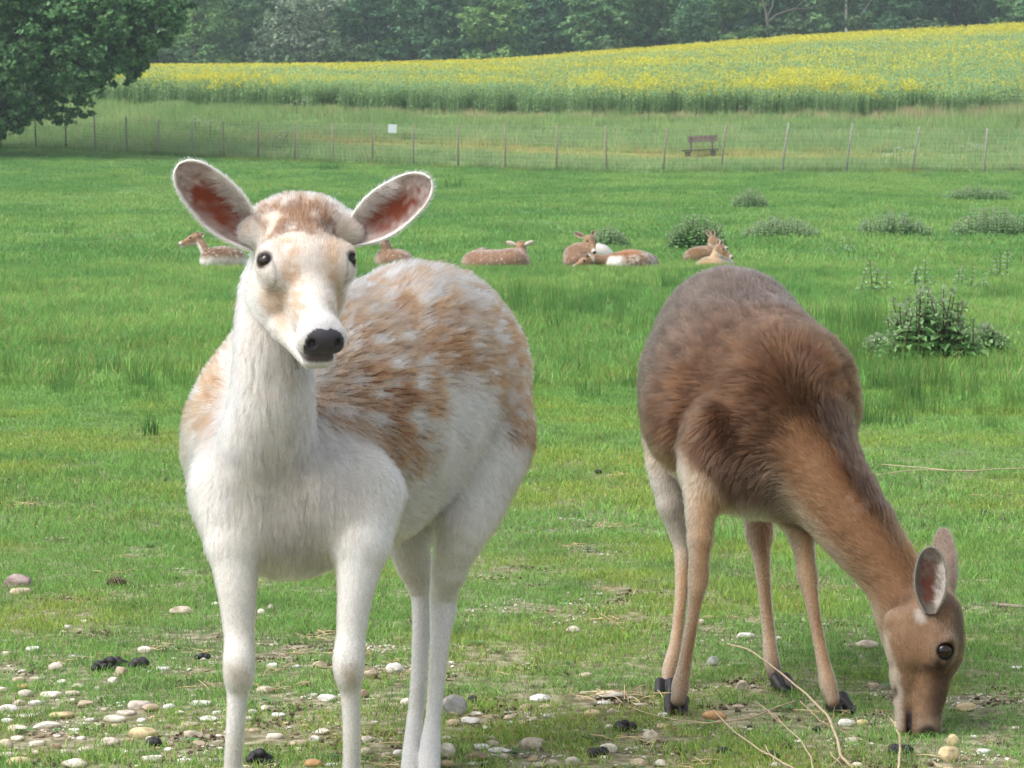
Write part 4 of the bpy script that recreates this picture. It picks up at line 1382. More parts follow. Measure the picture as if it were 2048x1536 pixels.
def ico_low():
    me = [(-1, 1.618, 0), (1, 1.618, 0), (-1, -1.618, 0), (1, -1.618, 0), (0, -1, 1.618), (0, 1, 1.618), (0, -1, -1.618), (0, 1, -1.618), (1.618, 0, -1), (1.618, 0, 1), (-1.618, 0, -1), (-1.618, 0, 1)]
    T = [(0, 11, 5), (0, 5, 1), (0, 1, 7), (0, 7, 10), (0, 10, 11), (1, 5, 9), (5, 11, 4), (11, 10, 2), (10, 7, 6), (7, 1, 8), (3, 9, 4), (3, 4, 2), (3, 2, 6), (3, 6, 8), (3, 8, 9), (4, 9, 5), (2, 4, 11), (6, 2, 10), (8, 6, 7), (9, 8, 1)]
    V = np.array(me, float); V /= np.linalg.norm(V[0])
    return V, np.array(T)
US_LOW, US_LOWT = ico_low()

def subdivide(V, T):
    E = {}; Vn = [tuple(v) for v in V]; out = []
    def mid(a, b):
        k = (min(a, b), max(a, b))
        if k not in E:
            m = (np.array(Vn[a]) + Vn[b]) / 2; Vn.append(tuple(m / np.linalg.norm(m))); E[k] = len(Vn) - 1
        return E[k]
    for a, b, c in T:
        ab, bc, ca = mid(a, b), mid(b, c), mid(c, a)
        out += [(a, ab, ca), (b, bc, ab), (c, ca, bc), (ab, bc, ca)]
    return np.array(Vn), np.array(out)
ICO2V, ICO2T = subdivide(US_LOW, US_LOWT)
ICO3V, ICO3T = subdivide(ICO2V, ICO2T)

def rosette(seed, mat):
    rg = np.random.default_rng(seed); a = Acc()
    for i in range(14):
        an = rg.random() * 6.28; L = .010 + .016 * rg.random(); w = L * .33; z = .006 + .014 * rg.random()
        d = np.array([math.cos(an), math.sin(an), .25]); s = np.array([-d[1], d[0], 0])
        o = np.array([rg.normal() * .008, rg.normal() * .008, z * .3])
        V = np.array([o, o + d * L * .5 + s * w, o + d * L + [0, 0, -.002], o + d * L * .5 - s * w])
        a.add(V, np.array([[0, 1, 2, 3]]), np.array([1, 1, 1]) * (.7 + .6 * rg.random()))
    return a.data('clover_sprig', mat, False)

# ================================================================== pebbles
# (px, py, width, height, colour key, shape key) as seen; every one lies on the ground
STONES = [
 (35,1161,60,32,'m','a'),(38,1183,45,15,'t','f'),(363,1221,50,20,'b','a'),(431,1208,20,9,'c','r'),(67,1299,30,14,'w','a'),(7,1282,17,8,'w','r'),(167,1242,14,6,'w','f'),
 (288,1300,31,16,'c','r'),(150,1314,30,9,'g','f'),(112,1334,32,22,'p','a'),(241,1345,28,26,'t','a'),(227,1360,26,13,'c','a'),(325,1338,30,10,'w','f'),(122,1364,20,12,'w','a'),
 (155,1373,28,12,'c','r'),(193,1377,11,9,'w','a'),(37,1360,28,14,'t','r'),(70,1357,28,7,'p','f'),(45,1374,30,12,'o','r'),(4,1380,22,14,'c','r'),(50,1387,32,17,'p','r'),
 (102,1390,48,13,'c','f'),(143,1387,32,13,'b','r'),(36,1406,27,15,'b','a'),(71,1406,32,10,'w','f'),(16,1418,40,19,'w','r'),(167,1409,34,17,'t','a'),(55,1432,44,9,'c','f'),
 (122,1431,54,17,'y','r'),(276,1411,50,20,'p','f'),(300,1416,36,18,'t','a'),(338,1414,26,14,'w','r'),(402,1408,44,13,'w','f'),(228,1438,46,17,'c','r'),(253,1426,42,10,'p','f'),(179,1440,20,10,'w','a'),
 (417,1438,42,13,'w','r'),(12,1442,28,12,'w','r'),(32,1458,44,18,'c','r'),(91,1452,60,20,'c','a'),(148,1462,26,12,'w','a'),(378,1449,40,10,'b','f'),(284,1466,60,25,'y','r'),
 (383,1469,42,18,'b','a'),(395,1487,30,14,'t','a'),(218,1486,42,26,'p','a'),(10,1490,32,26,'b','r'),(33,1477,28,12,'c','r'),(72,1488,34,12,'c','f'),(170,1499,32,12,'c','r'),
 (126,1503,14,9,'w','r'),(12,1511,36,15,'p','r'),(37,1524,56,22,'y','r'),(147,1527,54,20,'c','r'),(303,1518,44,13,'w','f'),(370,1523,40,14,'w','r'),(230,1520,17,8,'c','r'),(441,1499,12,12,'w','a'),
 (908,1412,54,50,'g','a'),(951,1428,30,10,'w','r'),(941,1441,38,17,'w','a'),(907,1445,30,15,'t','r'),(1077,1397,44,19,'w','a'),(1051,1413,24,14,'t','a'),(1094,1414,32,11,'t','r'),
 (1185,1427,34,17,'y','r'),(1219,1390,56,20,'c','s'),(1209,1406,28,10,'w','r'),(1227,1424,26,16,'b','a'),(1020,1435,24,12,'t','r'),(1020,1445,14,7,'w','r'),(1044,1446,22,10,'y','a'),
 (1172,1351,28,13,'b','r'),(1147,1259,34,17,'p','a'),(902,1325,12,6,'w','a'),(1063,1489,52,30,'b','k'),(894,1500,32,32,'c','a'),(985,1487,26,15,'b','r'),(963,1494,36,12,'w','f'),
 (998,1501,48,12,'w','s'),(955,1513,46,22,'n','a'),(893,1476,20,10,'w','a'),(1066,1517,20,14,'y','a'),(1080,1530,28,14,'b','r'),(1105,1527,26,18,'b','r'),(1145,1523,32,20,'p','r'),
 (1216,1497,38,21,'c','r'),(1300,1473,38,26,'b','r'),(1276,1526,34,20,'t','r'),(1321,1527,36,17,'c','a'),(895,1528,30,14,'y','r'),(1162,1498,17,8,'w','r'),(1278,1411,24,9,'c','f'),
 (544,1333,24,16,'w','a'),(639,1330,30,18,'t','a'),(592,1333,18,7,'w','f'),(788,1337,35,26,'w','a'),(530,1379,38,17,'b','r'),(608,1368,28,14,'n','a'),(652,1396,40,16,'w','a'),(626,1390,20,7,'w','f'),
 (740,1349,28,22,'t','a'),(728,1388,22,20,'n','a'),(812,1406,24,20,'c','r'),(535,1417,30,15,'c','a'),(556,1430,30,11,'w','r'),(505,1424,20,12,'w','r'),(509,1461,24,10,'t','r'),(645,1464,32,15,'c','a'),
 (629,1478,26,15,'w','r'),(598,1487,40,16,'t','r'),(549,1473,36,12,'c','f'),(734,1478,24,14,'c','r'),(626,1527,38,18,'o','r'),(732,1502,26,16,'b','r'),(774,1511,26,15,'b','r'),(798,1506,26,16,'w','r'),
 (664,1530,26,8,'w','f'),(541,1215,14,16,'c','a'),(522,1224,16,14,'c','r'),(1492,1272,40,15,'w','r'),(1402,1244,18,13,'b','r'),(1428,1323,26,22,'g','a'),(1484,1372,28,26,'b','a'),
 (1736,1290,50,22,'b','k'),(1430,1432,50,24,'o','r'),(1477,1413,24,9,'t','r'),(1692,1446,30,18,'w','r'),(1726,1445,24,13,'y','r'),(1747,1372,26,12,'t','f'),(1936,1415,40,20,'y','a'),
 (1906,1479,26,24,'y','a'),(1899,1509,44,36,'y','s'),(1970,1503,34,11,'w','f'),(1704,1480,30,12,'c','r'),(1550,1530,26,12,'w','r'),(1715,1530,22,12,'c','r'),(1329,1452,30,12,'y','a'),
 (1507,1430,20,8,'t','r'),(1621,1411,24,10,'b','a'),(2034,1336,26,8,'w','f'),
]
SCOL = {'w': (.68, .66, .62), 'c': (.62, .57, .48), 'b': (.47, .41, .32), 't': (.46, .37, .27), 'p': (.50, .44, .38), 'y': (.55, .44, .26), 'o': (.42, .25, .12), 'g': (.27, .27, .27), 'm': (.34, .26, .25), 'n': (.28, .20, .14)}
SNAME = {'w': 'white', 'c': 'cream', 'b': 'beige', 't': 'tan', 'p': 'pinkish beige', 'y': 'yellowish', 'o': 'orange brown', 'g': 'grey', 'm': 'mauve grey', 'n': 'dull brown'}
SSHAPE = {'a': 'angular', 'f': 'flat', 'r': 'rounded', 's': 'slab-like', 'k': 'lumpy'}

def stone_mesh(w, d, h, shape, seed, col):
    rg = np.random.default_rng(seed)
    V = ICO3V.copy() if shape != 'x' else ICO2V.copy()
    if shape in 'ra' or shape in 'ks':
        pass
    if shape in 'rf':
        for i in range(3):
            n = unit(rg.normal(0, 1, 3)); s_ = V @ n - (.72 + .2 * rg.random()); V = V - np.outer(np.clip(s_, 0, None), n) * .8
    if shape == 'r':
        V = V * (1 + .16 * (fbm(V + seed, 1.1, seed) - .5))[:, None]
        V = np.sign(V) * np.abs(V) ** .9
    elif shape == 'f':
        V[:, 2] = np.clip(V[:, 2], -.6, .55) * 1.2
        V = V * (1 + .5 * (fbm(V + seed, 1.0, seed) - .5))[:, None]
    elif shape == 'k':
        V = V * (1 + .8 * (fbm(V + seed, 1.6, seed) - .5))[:, None]
    else:
        # cut by random planes
        for i in range(9 if shape == 'a' else 6):
            n = unit(rg.normal(0, 1, 3) * ([1, 1, .8] if shape == 'a' else [1, 1, 1.5])); dd = .62 + .28 * rg.random()
            s = V @ n - dd
            V = V - np.outer(np.clip(s, 0, None), n)
        V = V * (1 + .10 * (fbm(V + seed, 2.5, seed) - .5))[:, None]
    V = V / (V.max(0) - V.min(0)) * [w, d, h]
    V = V - [0, 0, V[:, 2].min()]
    C = np.array(col) * (1 + .5 * (fbm(V + seed, 50, seed) - .5))[:, None]
    C = mix(C, [.20, .15, .10], smooth(.52, .72, fbm(V + seed, 90, seed + 3)) * .6)
    a = rg.random() * 0.6 - .3
    R = np.array([[math.cos(a), -math.sin(a), 0], [math.sin(a), math.cos(a), 0], [0, 0, 1]])
    return V @ R.T, C

def stone_zone(px, py):
    if py < 1250:
        if px < 200: return 'in the grass at the far edge of the pebbles'
        if px < 700: return 'in the grass beside the pale deer foreleg'
        return 'in the open grass between the two deer'
    if px < 440:
        row = 'beyond the black droppings' if py < 1318 else ('among the pebbles below the black droppings' if py < 1400 else ('in the thick of the pebbles' if py < 1475 else 'among the pebbles at the bottom edge'))
        return row
    if px < 700: return 'between the pale deer forelegs' + (', further back' if py < 1410 else '')
    if px < 880: return 'between pale deer fore and hind legs' + (', further back' if py < 1420 else '')
    if px < 1010: return 'beside the pale deer hind hooves' + (', further back' if py < 1460 else '')
    if px < 1340: return 'in the grass between the two deer' + (', further back' if py < 1440 else '')
    if px < 1760: return 'near the brown deer hooves' + (', further back' if py < 1400 else '')
    return 'beside the grazing brown deer muzzle'

SPECIAL = {
 (35,1161): 'large mauve grey stone alone in the grass, flat tan stone in front', (38,1183): 'flat tan stone in front of the mauve grey stone',
 (908,1412): 'big rough grey stone behind the pale deer hind hooves', (284,1466): 'big oval yellowish pebble with a black dropping against it',
 (1430,1432): 'orange brown egg-shaped pebble by the brown deer front hoof', (1492,1272): 'white domed pebble behind the brown deer front leg',
 (1899,1509): 'yellowish wedge-shaped stone in front of the brown deer mouth', (1906,1479): 'small yellowish stone touching the brown deer nose',
 (1219,1390): 'long cream slab stone in the grass between the deer', (1077,1397): 'white faceted dome stone in the grass between the deer',
 (1063,1489): 'lumpy beige double stone lying between the deer', (998,1501): 'thin white blade-like stone on top of two pebbles',
 (788,1337): 'white angular stone between pale deer fore and hind legs', (241,1345): 'pointed tan stone leaning on the black droppings',
 (1736,1290): 'lumpy beige stone behind the brown deer throat', (363,1221): 'lumpy beige stone in the grass beyond the droppings',
}

def build_stones():
    SM = tinted('stone', rough=.85, spec=.25, scale=120, lo=.78, hi=1.15, bmp=.35, bdist=.002, detail=8)
    rg = np.random.default_rng(5)
    items = list(STONES)
    # the small pebbles that fill in the stony corner
    extra = 0
    taken = [(s[0], s[1], s[2]) for s in items]
    while extra < 155:
        t = rg.random()
        if t < .62: px, py = rg.random() * 460, 1395 + rg.random() * 140
        elif t < .85: px, py = 480 + rg.random() * 850, 1430 + rg.random() * 105
        else: px, py = rg.random() * 2048, 1250 + rg.random() * 285
        if any(abs(px - a) < c * .62 + 7 and abs(py - b) < 9 for a, b, c in taken): continue
        w = 10 + 12 * rg.random() ** 1.5
        taken.append((px, py, w)); items.append((px, py, w, w * (.35 + .2 * rg.random()), rg.choice(list('wwccbbtpyn')), rg.choice(list('rraafk')))); extra += 1
    made = []
    for i, (px, py, w, h, c, s) in enumerate(items):
        g = G(px, py + h * .45)
        d = g[1]; W_ = w * d / F; H_ = h * d / F
        vis = H_ * .92
        dep = W_ * (.55 + .3 * rg.random())
        hh = max(vis * 1.25 - dep * .10, vis * .9)
        V, C = stone_mesh(W_, dep, hh, s, 100 + i, SCOL[c])
        me = mesh_data('pebble', V, ICO3T, SM, C, s in 'rfk')
        o = link('pebble' if w < 45 else 'stone', me, None, (g[0], g[1] + dep * .45, -hh * .18))
        size = 'small' if w < 24 else ('medium' if w < 40 else 'large')
        if w < 15: size = 'tiny'
        lab = SPECIAL.get((px, py)) or f"{size} {SNAME[c]} {SSHAPE[s]} pebble {stone_zone(px, py)}"
        tag(o, lab, 'stone' if w >= 45 else 'pebble', 'pebbles and stones lying in the grass'); made.append(o)
    single_out(made)

# ================================================================== droppings, pinecone, twigs
DROPS = [
 (222,1326,80,36,'large heap of black droppings beside a pointed tan stone',26),(278,1326,44,32,'black dropping heap next to the cream pebble',16),(306,1484,34,26,'single shiny black dropping lump on the oval yellowish pebble',4),
 (1250,1449,46,32,'dark crumbly dropping lump between the two deer',12),(1196,1502,40,24,'black droppings touching the cream pebble between the deer',12),(1200,941,22,18,'black lump in the open grass beyond the deer',4),
 (1158,1029,24,12,'small dark droppings in the grass midway to the brown deer',5),(1130,1109,14,10,'tiny dark dropping on its own in the grass',3),(1968,1028,30,16,'paired black droppings in the grass beyond the brown deer',8),
 (2005,1039,22,12,'smaller black dropping next to the pair beyond the brown deer',5),(945,1398,24,20,'dark dropping behind the rough grey stone',6),(520,1513,56,38,'black dropping heap beside the pale deer foreleg',20),
 (402,1312,38,12,'two dark droppings by the pale deer foreleg',6),(1075,1231,14,10,'tiny dark dropping in the grass left between the deer',2),(973,1531,22,12,'black dropping at the bottom edge by the pale deer',4),
 (1632,1458,20,16,'round black pellet in front of the brown deer hoof',3),(1500,1455,16,12,'black pellet between the twigs',2),(1572,1492,26,14,'dark pellets under the long twig',5),(1745,1450,14,12,'black pellet behind the tan pebble',2),
 (1545,1512,40,14,'scattered dark pellets near the twig fork',6),(1400,1412,14,9,'small black pellet by the brown deer front hoof',2),(1800,1500,60,16,'dark crumbs of droppings below the brown deer muzzle',8),
 (330,960,16,8,'dark speck of dropping beside the pale deer flank',2),(1450,1500,30,14,'dark pellets near the orange brown pebble',5),
]

def build_droppings():
    DM = tinted('dropping', rough=.58, spec=.4, scale=300, lo=.5, hi=1.5, bmp=.5, bdist=.002)
    rg = np.random.default_rng(12)
    for k, (px, py, w, h, lab, n) in enumerate(DROPS):
        g = G(px, py + h * .4); d = g[1]
        W_, H_ = w * d / F, h * d / F
        root = empty('droppings', (g[0], g[1], 0), lab, 'droppings', 'droppings in the grass')
        r0 = min(.0095, W_ / 3.4)
        for i in range(n):
            t = i / max(n - 1, 1)
            r = r0 * (.75 + .5 * rg.random())
            x = rg.normal() * W_ * .22; x = np.clip(x, -W_ / 2 + r, W_ / 2 - r) if W_ > 2 * r else 0
            y = .3 * W_ * rg.normal() * .5
            z = r * .5 + max(0, (H_ - 1.6 * r)) * (rg.random() * (1 - abs(x) / (W_ / 2 + 1e-6)))
            V = ICO2V * [r * 1.25, r * .9, r * .9] * (1 + .25 * (fbm(ICO2V + i + k, 1.3, 5) - .5))[:, None]
            a = rg.random() * 3.14; R = np.array([[math.cos(a), -math.sin(a), 0], [math.sin(a), math.cos(a), 0], [0, 0, 1]])
            c = np.array([.012, .012, .014]) if rg.random() < .8 else np.array([.035, .028, .022])
            link('pellet', mesh_data('pellet', V @ R.T, ICO2T, DM, np.broadcast_to(c, V.shape)), root, (x, y, z))

def build_pinecone():
    M = tinted('pinecone', rough=.8, spec=.2, scale=300, lo=.7, hi=1.3)
    g = G(233, 1174); d = g[1]; L = 44 * d / F; r = 10 * d / F
    root = empty('pine_cone', (g[0], g[1], 0), 'brown scaly pine cone lying in the grass', 'pine cone')
    core = Acc(); V = ICO3V * [L * .48, r * .8, r * .8]; core.add(V, ICO3T, (.07, .05, .035))
    link('core', core.data('core', M), root, (0, 0, r * .85))
    acc = Acc(); rg = np.random.default_rng(3)
    for i in range(110):
        t = (i + .5) / 110; an = i * 2.39996; x = (t - .5) * L * .92
        rr = r * math.sqrt(max(0, 1 - (2 * t - 1) ** 2)) * .9 + .001
        n = np.array([.35, math.cos(an), math.sin(an)]); n = unit(n); c = np.array([x, rr * math.cos(an), rr * math.sin(an)])
        s = unit(np.cross(n, [1, 0, 0])); w = .0045 + .003 * (1 - abs(2 * t - 1))
        u = np.cross(s, n)
        V = np.array([c - s * w * .5, c + s * w * .5, c + s * w * .6 + n * w, c - s * w * .6 + n * w, c + n * w * 1.2 + u * .001])
        acc.add(V, np.array([[0, 1, 2], [0, 2, 3], [3, 2, 4]]), np.array([.24, .19, .14]) * (.6 + .8 * rg.random()))
    o = link('scales', acc.data('scales', M, False), root, (0, 0, r * .85))
    tag(o, kind='stuff')

TWIGS = [
 ('bare forked twig arching over the grass in front of the brown deer', [
    ([(1455,1288,.09),(1500,1300,.085),(1560,1345,.07),(1620,1395,.05),(1655,1430,.035),(1675,1480,.02),(1682,1512,.012),(1712,1545,.006)], .0032),
    ([(1682,1512,.012),(1665,1530,.01),(1630,1545,.006)], .0020),
    ([(1660,1505,.02),(1672,1520,.014),(1683,1530,.01)], .0014)]),
 ('long twig running from the orange brown pebble to the bottom edge', [
    ([(1427,1420,.03),(1470,1465,.025),(1530,1505,.018),(1560,1522,.012),(1610,1548,.006)], .0025),
    ([(1530,1490,.02),(1548,1520,.012),(1560,1540,.006)], .0015)]),
 ('thin pale twig curving past the brown deer front hoof', [
    ([(1255,1413,.012),(1300,1428,.014),(1350,1440,.016),(1420,1446,.022),(1500,1436,.024),(1560,1412,.02),(1592,1402,.014)], .0018),
    ([(1420,1446,.022),(1440,1440,.028),(1460,1439,.03)], .0010)]),
 ('slender twig hooking down beside the forked twig', [
    ([(1512,1402,.04),(1560,1440,.038),(1600,1480,.03),(1622,1515,.02),(1628,1548,.008)], .0017),
    ([(1537,1425,.03),(1562,1447,.024),(1580,1462,.012)], .0013),
    ([(1600,1402,.03),(1640,1440,.02),(1662,1452,.012),(1700,1470,.01),(1740,1485,.006)], .0011)]),
 ('upright bare twig below the grazing deer muzzle', [
    ([(1790,1443,.075),(1798,1472,.055),(1800,1500,.03),(1795,1550,.004)], .0026),
    ([(1793,1455,.068),(1783,1440,.078),(1776,1430,.082)], .0012)]),
 ('long forked pale stick lying in the open grass beyond the brown deer', [
    ([(1765,929,.02),(1830,934,.024),(1900,941,.02),(1945,942,.018),(2000,938,.02),(2075,936,.02)], .0030),
    ([(1752,951,.014),(1800,943,.02),(1850,939,.022),(1900,941,.02)], .0026)]),
 ('short thick grey stick lying behind the brown deer ears', [
    ([(1985,1207,.006),(2005,1210,.01),(2035,1213,.01),(2070,1216,.008)], .0062)]),
 ('short dark stick in the grass between the brown deer legs', [
    ([(1540,1068,.006),(1556,1070,.008),(1572,1067,.006)], .0040)]),
]

def build_twigs():
    M = tinted('twig', rough=.8, spec=.2, scale=160, lo=.65, hi=1.25, bmp=.3, bdist=.001)
    for lab, strands in TWIGS:
        acc = Acc()
        g0 = G(strands[0][0][0][0], strands[0][0][0][1])
        org = np.array([g0[0], g0[1], 0])
        root = None
        meshes = []
        for j, (pts, r) in enumerate(strands):
            W = np.array([G(px, py, z) for px, py, z in pts])
            # resample with slight kinks
            t = np.linspace(0, len(W) - 1, len(W) * 5)
            Wr = np.stack([np.interp(t, np.arange(len(W)), W[:, k]) for k in range(3)], 1)
            Wr += (fbm(Wr, 30, 3)[:, None] - .5) * .006 * np.array([1, 1, .5])
            V, T = tube(Wr - org, r * np.linspace(.55, 1.0, len(Wr)) if j == 0 else r * np.linspace(1, .5, len(Wr)), 7)
            c = (.45, .36, .24) if 'thick' not in lab and 'dark' not in lab else (.26, .21, .18)
            meshes.append((V, T, c))
        root = empty('twig', tuple(org), lab, 'twig', 'fallen twigs')
        for j, (V, T, c) in enumerate(meshes):
            a = Acc(); a.add(V, T, c)
            link('stem' if j == 0 else 'side_shoot', a.data('stem', M), root, (0, 0, 0))
# ================================================================== fence, sign, bench
POSTS = [(-60,288,208),(5,290,212),(75,291,216),(135,293,218),(194,296,223),(256,297,226),(318,299,228),(386,303,232),(450,311,238),(518,315,240),(590,319,243),(668,323,244),(745,328,246),(828,333,248),(917,335,249),(1010,340,250),(1112,339,248),(1213,339,246),(1325,336,248),(1440,345,250),(1562,348,250),(1690,352,254),(1822,350,259),(1966,348,260),(2110,352,262)]

def fence_pos(px):
    """point of the fence line on the terrain under a photograph column"""
    r = float(rfac(np.array([px]))[0])
    y = L_DL[5] * (1 - r) + L_DR[5] * r
    x = (px - 1024) / F * y
    return np.array([x, y, hgt(x, y)])

def build_fence():
    M = tinted('weathered_wood', rough=.9, spec=.1, scale=25, lo=.75, hi=1.2)
    WM, nt, b = new_mat('galvanised_wire')
    b.inputs['Base Color'].default_value = (.42, .44, .40, 1); b.inputs['Metallic'].default_value = .3; b.inputs['Roughness'].default_value = .6
    p0 = fence_pos(POSTS[0][0])
    root = empty('wire_fence', tuple(p0), 'tall wire mesh fence on thin wooden posts across the pasture', 'fence')
    tops, bots = [], []
    rg = np.random.default_rng(4)
    for i, (px, pb, pt) in enumerate(POSTS):
        b_ = fence_pos(px)
        H = (pb - pt) / F * b_[1]
        lean = {18: .10, 19: .12, 20: .14, 21: .14, 22: .16, 23: .06}.get(i, rg.normal() * .02)
        t_ = b_ + np.array([lean * H, rg.normal() * .02, H])
        V, T = tube(np.array([b_ - [0, 0, .15], b_ * .5 + t_ * .5 + [.012 * rg.normal(), 0, 0], t_]) - p0, [.034, .031, .028], 8)
        c = np.array([.24, .20, .155]) if 8 <= i <= 19 else np.array([.30, .29, .26])
        if i in (3, 1, 2): c = np.array([.16, .15, .12])  # posts under the big tree: its shade is put into their colour
        a = Acc(); a.add(V, T, c * (.85 + .3 * rg.random()))
        link('post', a.data('post', M), root)
        tops.append(t_); bots.append(b_)
    acc = Acc()
    for i in range(len(POSTS) - 1):
        for f in np.linspace(.04, .97, 11):
            A = bots[i] + (tops[i] - bots[i]) * f; B = bots[i + 1] + (tops[i + 1] - bots[i + 1]) * f
            mid = (A + B) / 2 - [0, 0, .015]
            V, T = tube(np.array([A, mid, B]) - p0 - [0, .05, 0], .0035, 3, False); acc.add(V, T, (1, 1, 1))
        L = np.linalg.norm(bots[i + 1] - bots[i]); n = max(3, int(L / .16))
        for k in range(n):
            u = (k + .5) / n
            A = bots[i] * (1 - u) + bots[i + 1] * u + [0, 0, .06]; B = tops[i] * (1 - u) + tops[i + 1] * u - [0, 0, .05]
            V, T = tube(np.array([A, B]) - p0 - [0, .05, 0], .0026, 3, False); acc.add(V, T, (1, 1, 1))
    w = link('wire_mesh', acc.data('wire_mesh', WM, False), root); tag(w, kind='stuff')
    # blank white notice hung on the wires
    s0 = fence_pos(786)
    SMt = tinted('notice_board', rough=.6, spec=.2, scale=8, lo=.95, hi=1.05, const=(.68, .72, .76))
    z = CAM_H + (370 - 258) / F * s0[1]
    V, Fq = box((0, 0, 0), (.31, .012, .31))
    o = link('notice_board', mesh_data('notice_board', V, Fq, SMt, None, False), None, (s0[0], s0[1] - .09, z))
    o.rotation_euler = (0, math.radians(2), math.radians(8))
    tag(o, 'blank white square notice hung on the wire fence', 'sign')
    for sx in (-.13, .13):
        a = Acc(); a.add(*tube([(sx, .005, .13), (sx, .035, .15), (sx * 1.02, .06, .12)], .003, 5)); link('hook', a.data('hook', WM), o)

def build_bench():
    M = tinted('old_bench_wood', rough=.9, spec=.1, scale=18, lo=.7, hi=1.25)
    y = 109.0
    x = (1402 - 1024) / F * y; z = hgt(x, y)
    s = F / y
    root = empty('park_bench', (x, y, z), 'weathered wooden bench standing alone in the meadow behind the fence', 'bench')
    root.rotation_euler = (0, math.radians(-2.5), math.radians(6))
    sz = CAM_H + (370 - 300) / s - z
    bz = CAM_H + (370 - 278) / s - z
    for k in range(3):
        V, Fq = box((-.06, -.20 + k * .17, sz), (1.32, .15, .05))
        a = Acc(); a.add(V, Fq, np.array([.085, .085, .085]) * (.9 + .15 * k)); link('seat_plank', a.data('seat_plank', M, False), root)
    for k in range(2):
        V, Fq = box((.12, .30 + .03 * k, bz - .06 + k * .125), (1.10, .04, .115))
        a = Acc(); a.add(V, Fq, (.20, .145, .125)); link('back_plank', a.data('back_plank', M, False), root)
    for sx in (-.32, .46):
        V, Fq = box((sx, .27, (sz + bz) / 2), (.07, .05, bz - sz + .12)); a = Acc(); a.add(V, Fq, (.15, .115, .10)); link('back_support', a.data('back_support', M, False), root)
    for sx in (-.5, .42):
        V, Fq = box((sx, -.02, sz / 2 - .06), (.14, .42, sz + .02)); a = Acc(); a.add(V, Fq, (.11, .10, .09)); link('leg', a.data('leg', M, False), root)

# ================================================================== flowering crop
def build_crop():
    M = leaf_mat('crop_leaf', .35, .6, .15)
    def clump(name, seed, n, rad, h, flower, fs):
        rg = np.random.default_rng(seed); a = Acc()
        V, T, C = [], [], []
        for i in range(n):
            r = rad * math.sqrt(rg.random()); an = rg.random() * 6.28
            b = np.array([r * math.cos(an), r * math.sin(an), 0]); hh = h * (.75 + .35 * rg.random())
            ph = rg.random() * 6.28; w = np.array([math.cos(ph), math.sin(ph), 0])
            ln = rg.normal(0, .10, 3) * [1, 1, 0]
            g = np.array([.235, .360, .160]) * (.7 + .6 * rg.random())
            t_ = b + ln + [0, 0, hh]
            a.add([b - w * .012, b + w * .012, t_], [[0, 1, 2]], g)
            for k in range(5):
                f = .15 + .8 * rg.random(); c = b * (1 - f) + t_ * f
                d = unit(rg.normal(0, 1, 3) + [0, 0, .6]); s = unit(np.cross(d, [0, 0, 1])); L = .09 + .10 * rg.random() * (1.2 - f)
                a.add([c, c + d * L * .5 + s * L * .22, c + d * L, c + d * L * .5 - s * L * .22], [[0, 1, 2], [0, 2, 3]], g * (.75 + .6 * f) * [1.0, 1.0, 1.05])
            if rg.random() < flower:
                for k in range(5):
                    c = t_ + rg.normal(0, .035, 3) * [1, 1, 1.3] - [0, 0, .02]
                    d = unit(rg.normal(0, 1, 3)); s = unit(np.cross(d, rg.normal(0, 1, 3)))
                    a.add([c - d * fs, c + s * fs, c + d * fs, c - s * fs], [[0, 1, 2], [0, 2, 3]], np.array([.66, .62, .08]) * (.8 + .3 * rg.random()))
        return source(name, a.data(name, M, False))
    fr = [clump('crop_clump', 1, 46, .45, 1.30, .05, .024), clump('crop_clump', 2, 46, .45, 1.32, .22, .026), clump('crop_clump', 3, 46, .45, 1.35, .70, .032),
          clump('crop_clump', 4, 70, 1.0, 1.30, .03, .036), clump('crop_clump', 5, 70, 1.0, 1.32, .14, .040), clump('crop_clump', 6, 70, 1.0, 1.34, .45, .045)]
    X, Y, I, S, C = [], [], [], [], []
    for (y0, y1, per, off) in ((120, 142, 5.0, 0), (142, 240, 1.6, 3)):
        x, y = area_points(y0, y1, per, 5)
        q, r = landmark(x, y); k = (q >= 7.0)
        x, y, q, r = x[k], y[k], q[k], r[k]; p = np.stack([x, y], -1)
        ye = L_DL[7] * (1 - r) + L_DR[7] * r
        dd = y - ye
        n1 = fbm(p * [1, .6], .16, 201, 3); n2 = fbm(p, .55, 205)
        px = pxof(x, y)
        fl = .22 * np.exp(-((dd - 3.5) / 3.2) ** 2) * np.interp(px, [200, 330, 560, 620, 900, 1350, 2048], [.9, 1.4, 1.1, .1, .45, 1.0, 1.2])
        fl += np.exp(-((dd - 42) / 26) ** 2) * .10
        fl += smooth(66, 84, dd) * .34 * (1 + .4 * np.sin(dd * .35)) * np.interp(px, [0, 900, 1200], [1.0, .9, 1.0])
        fl += np.interp(px, [0, 300, 900, 1100], [.22, .22, .12, 0]) * smooth(40, 70, dd)
        val = fl + .5 * (n1 - .5) + .45 * (n2 - .5) + .30 * (RNG.random(len(x)) - .5)
        cls = (val > .12).astype(int) + (val > .34).astype(int)
        X.append(x); Y.append(y); I.append(cls + off)
        S.append((.88 + .2 * RNG.random(len(x))) * (.86 + .14 * smooth(0, 1.4, dd)))
        C.append(np.array([1.0, 1.0, 1.0]) * (.85 + .3 * n2)[:, None])
    X, Y, I, S, C = map(np.concatenate, (X, Y, I, S, C))
    n = len(X)
    scatter('rapeseed_crop', np.stack([X, Y, height(X, Y)], 1), fr, 'dense green crop dotted with yellow flowers on the rising field', np.stack([np.zeros(n), np.zeros(n), RNG.random(n) * 6.28], 1), S, idx=I, itint=C)

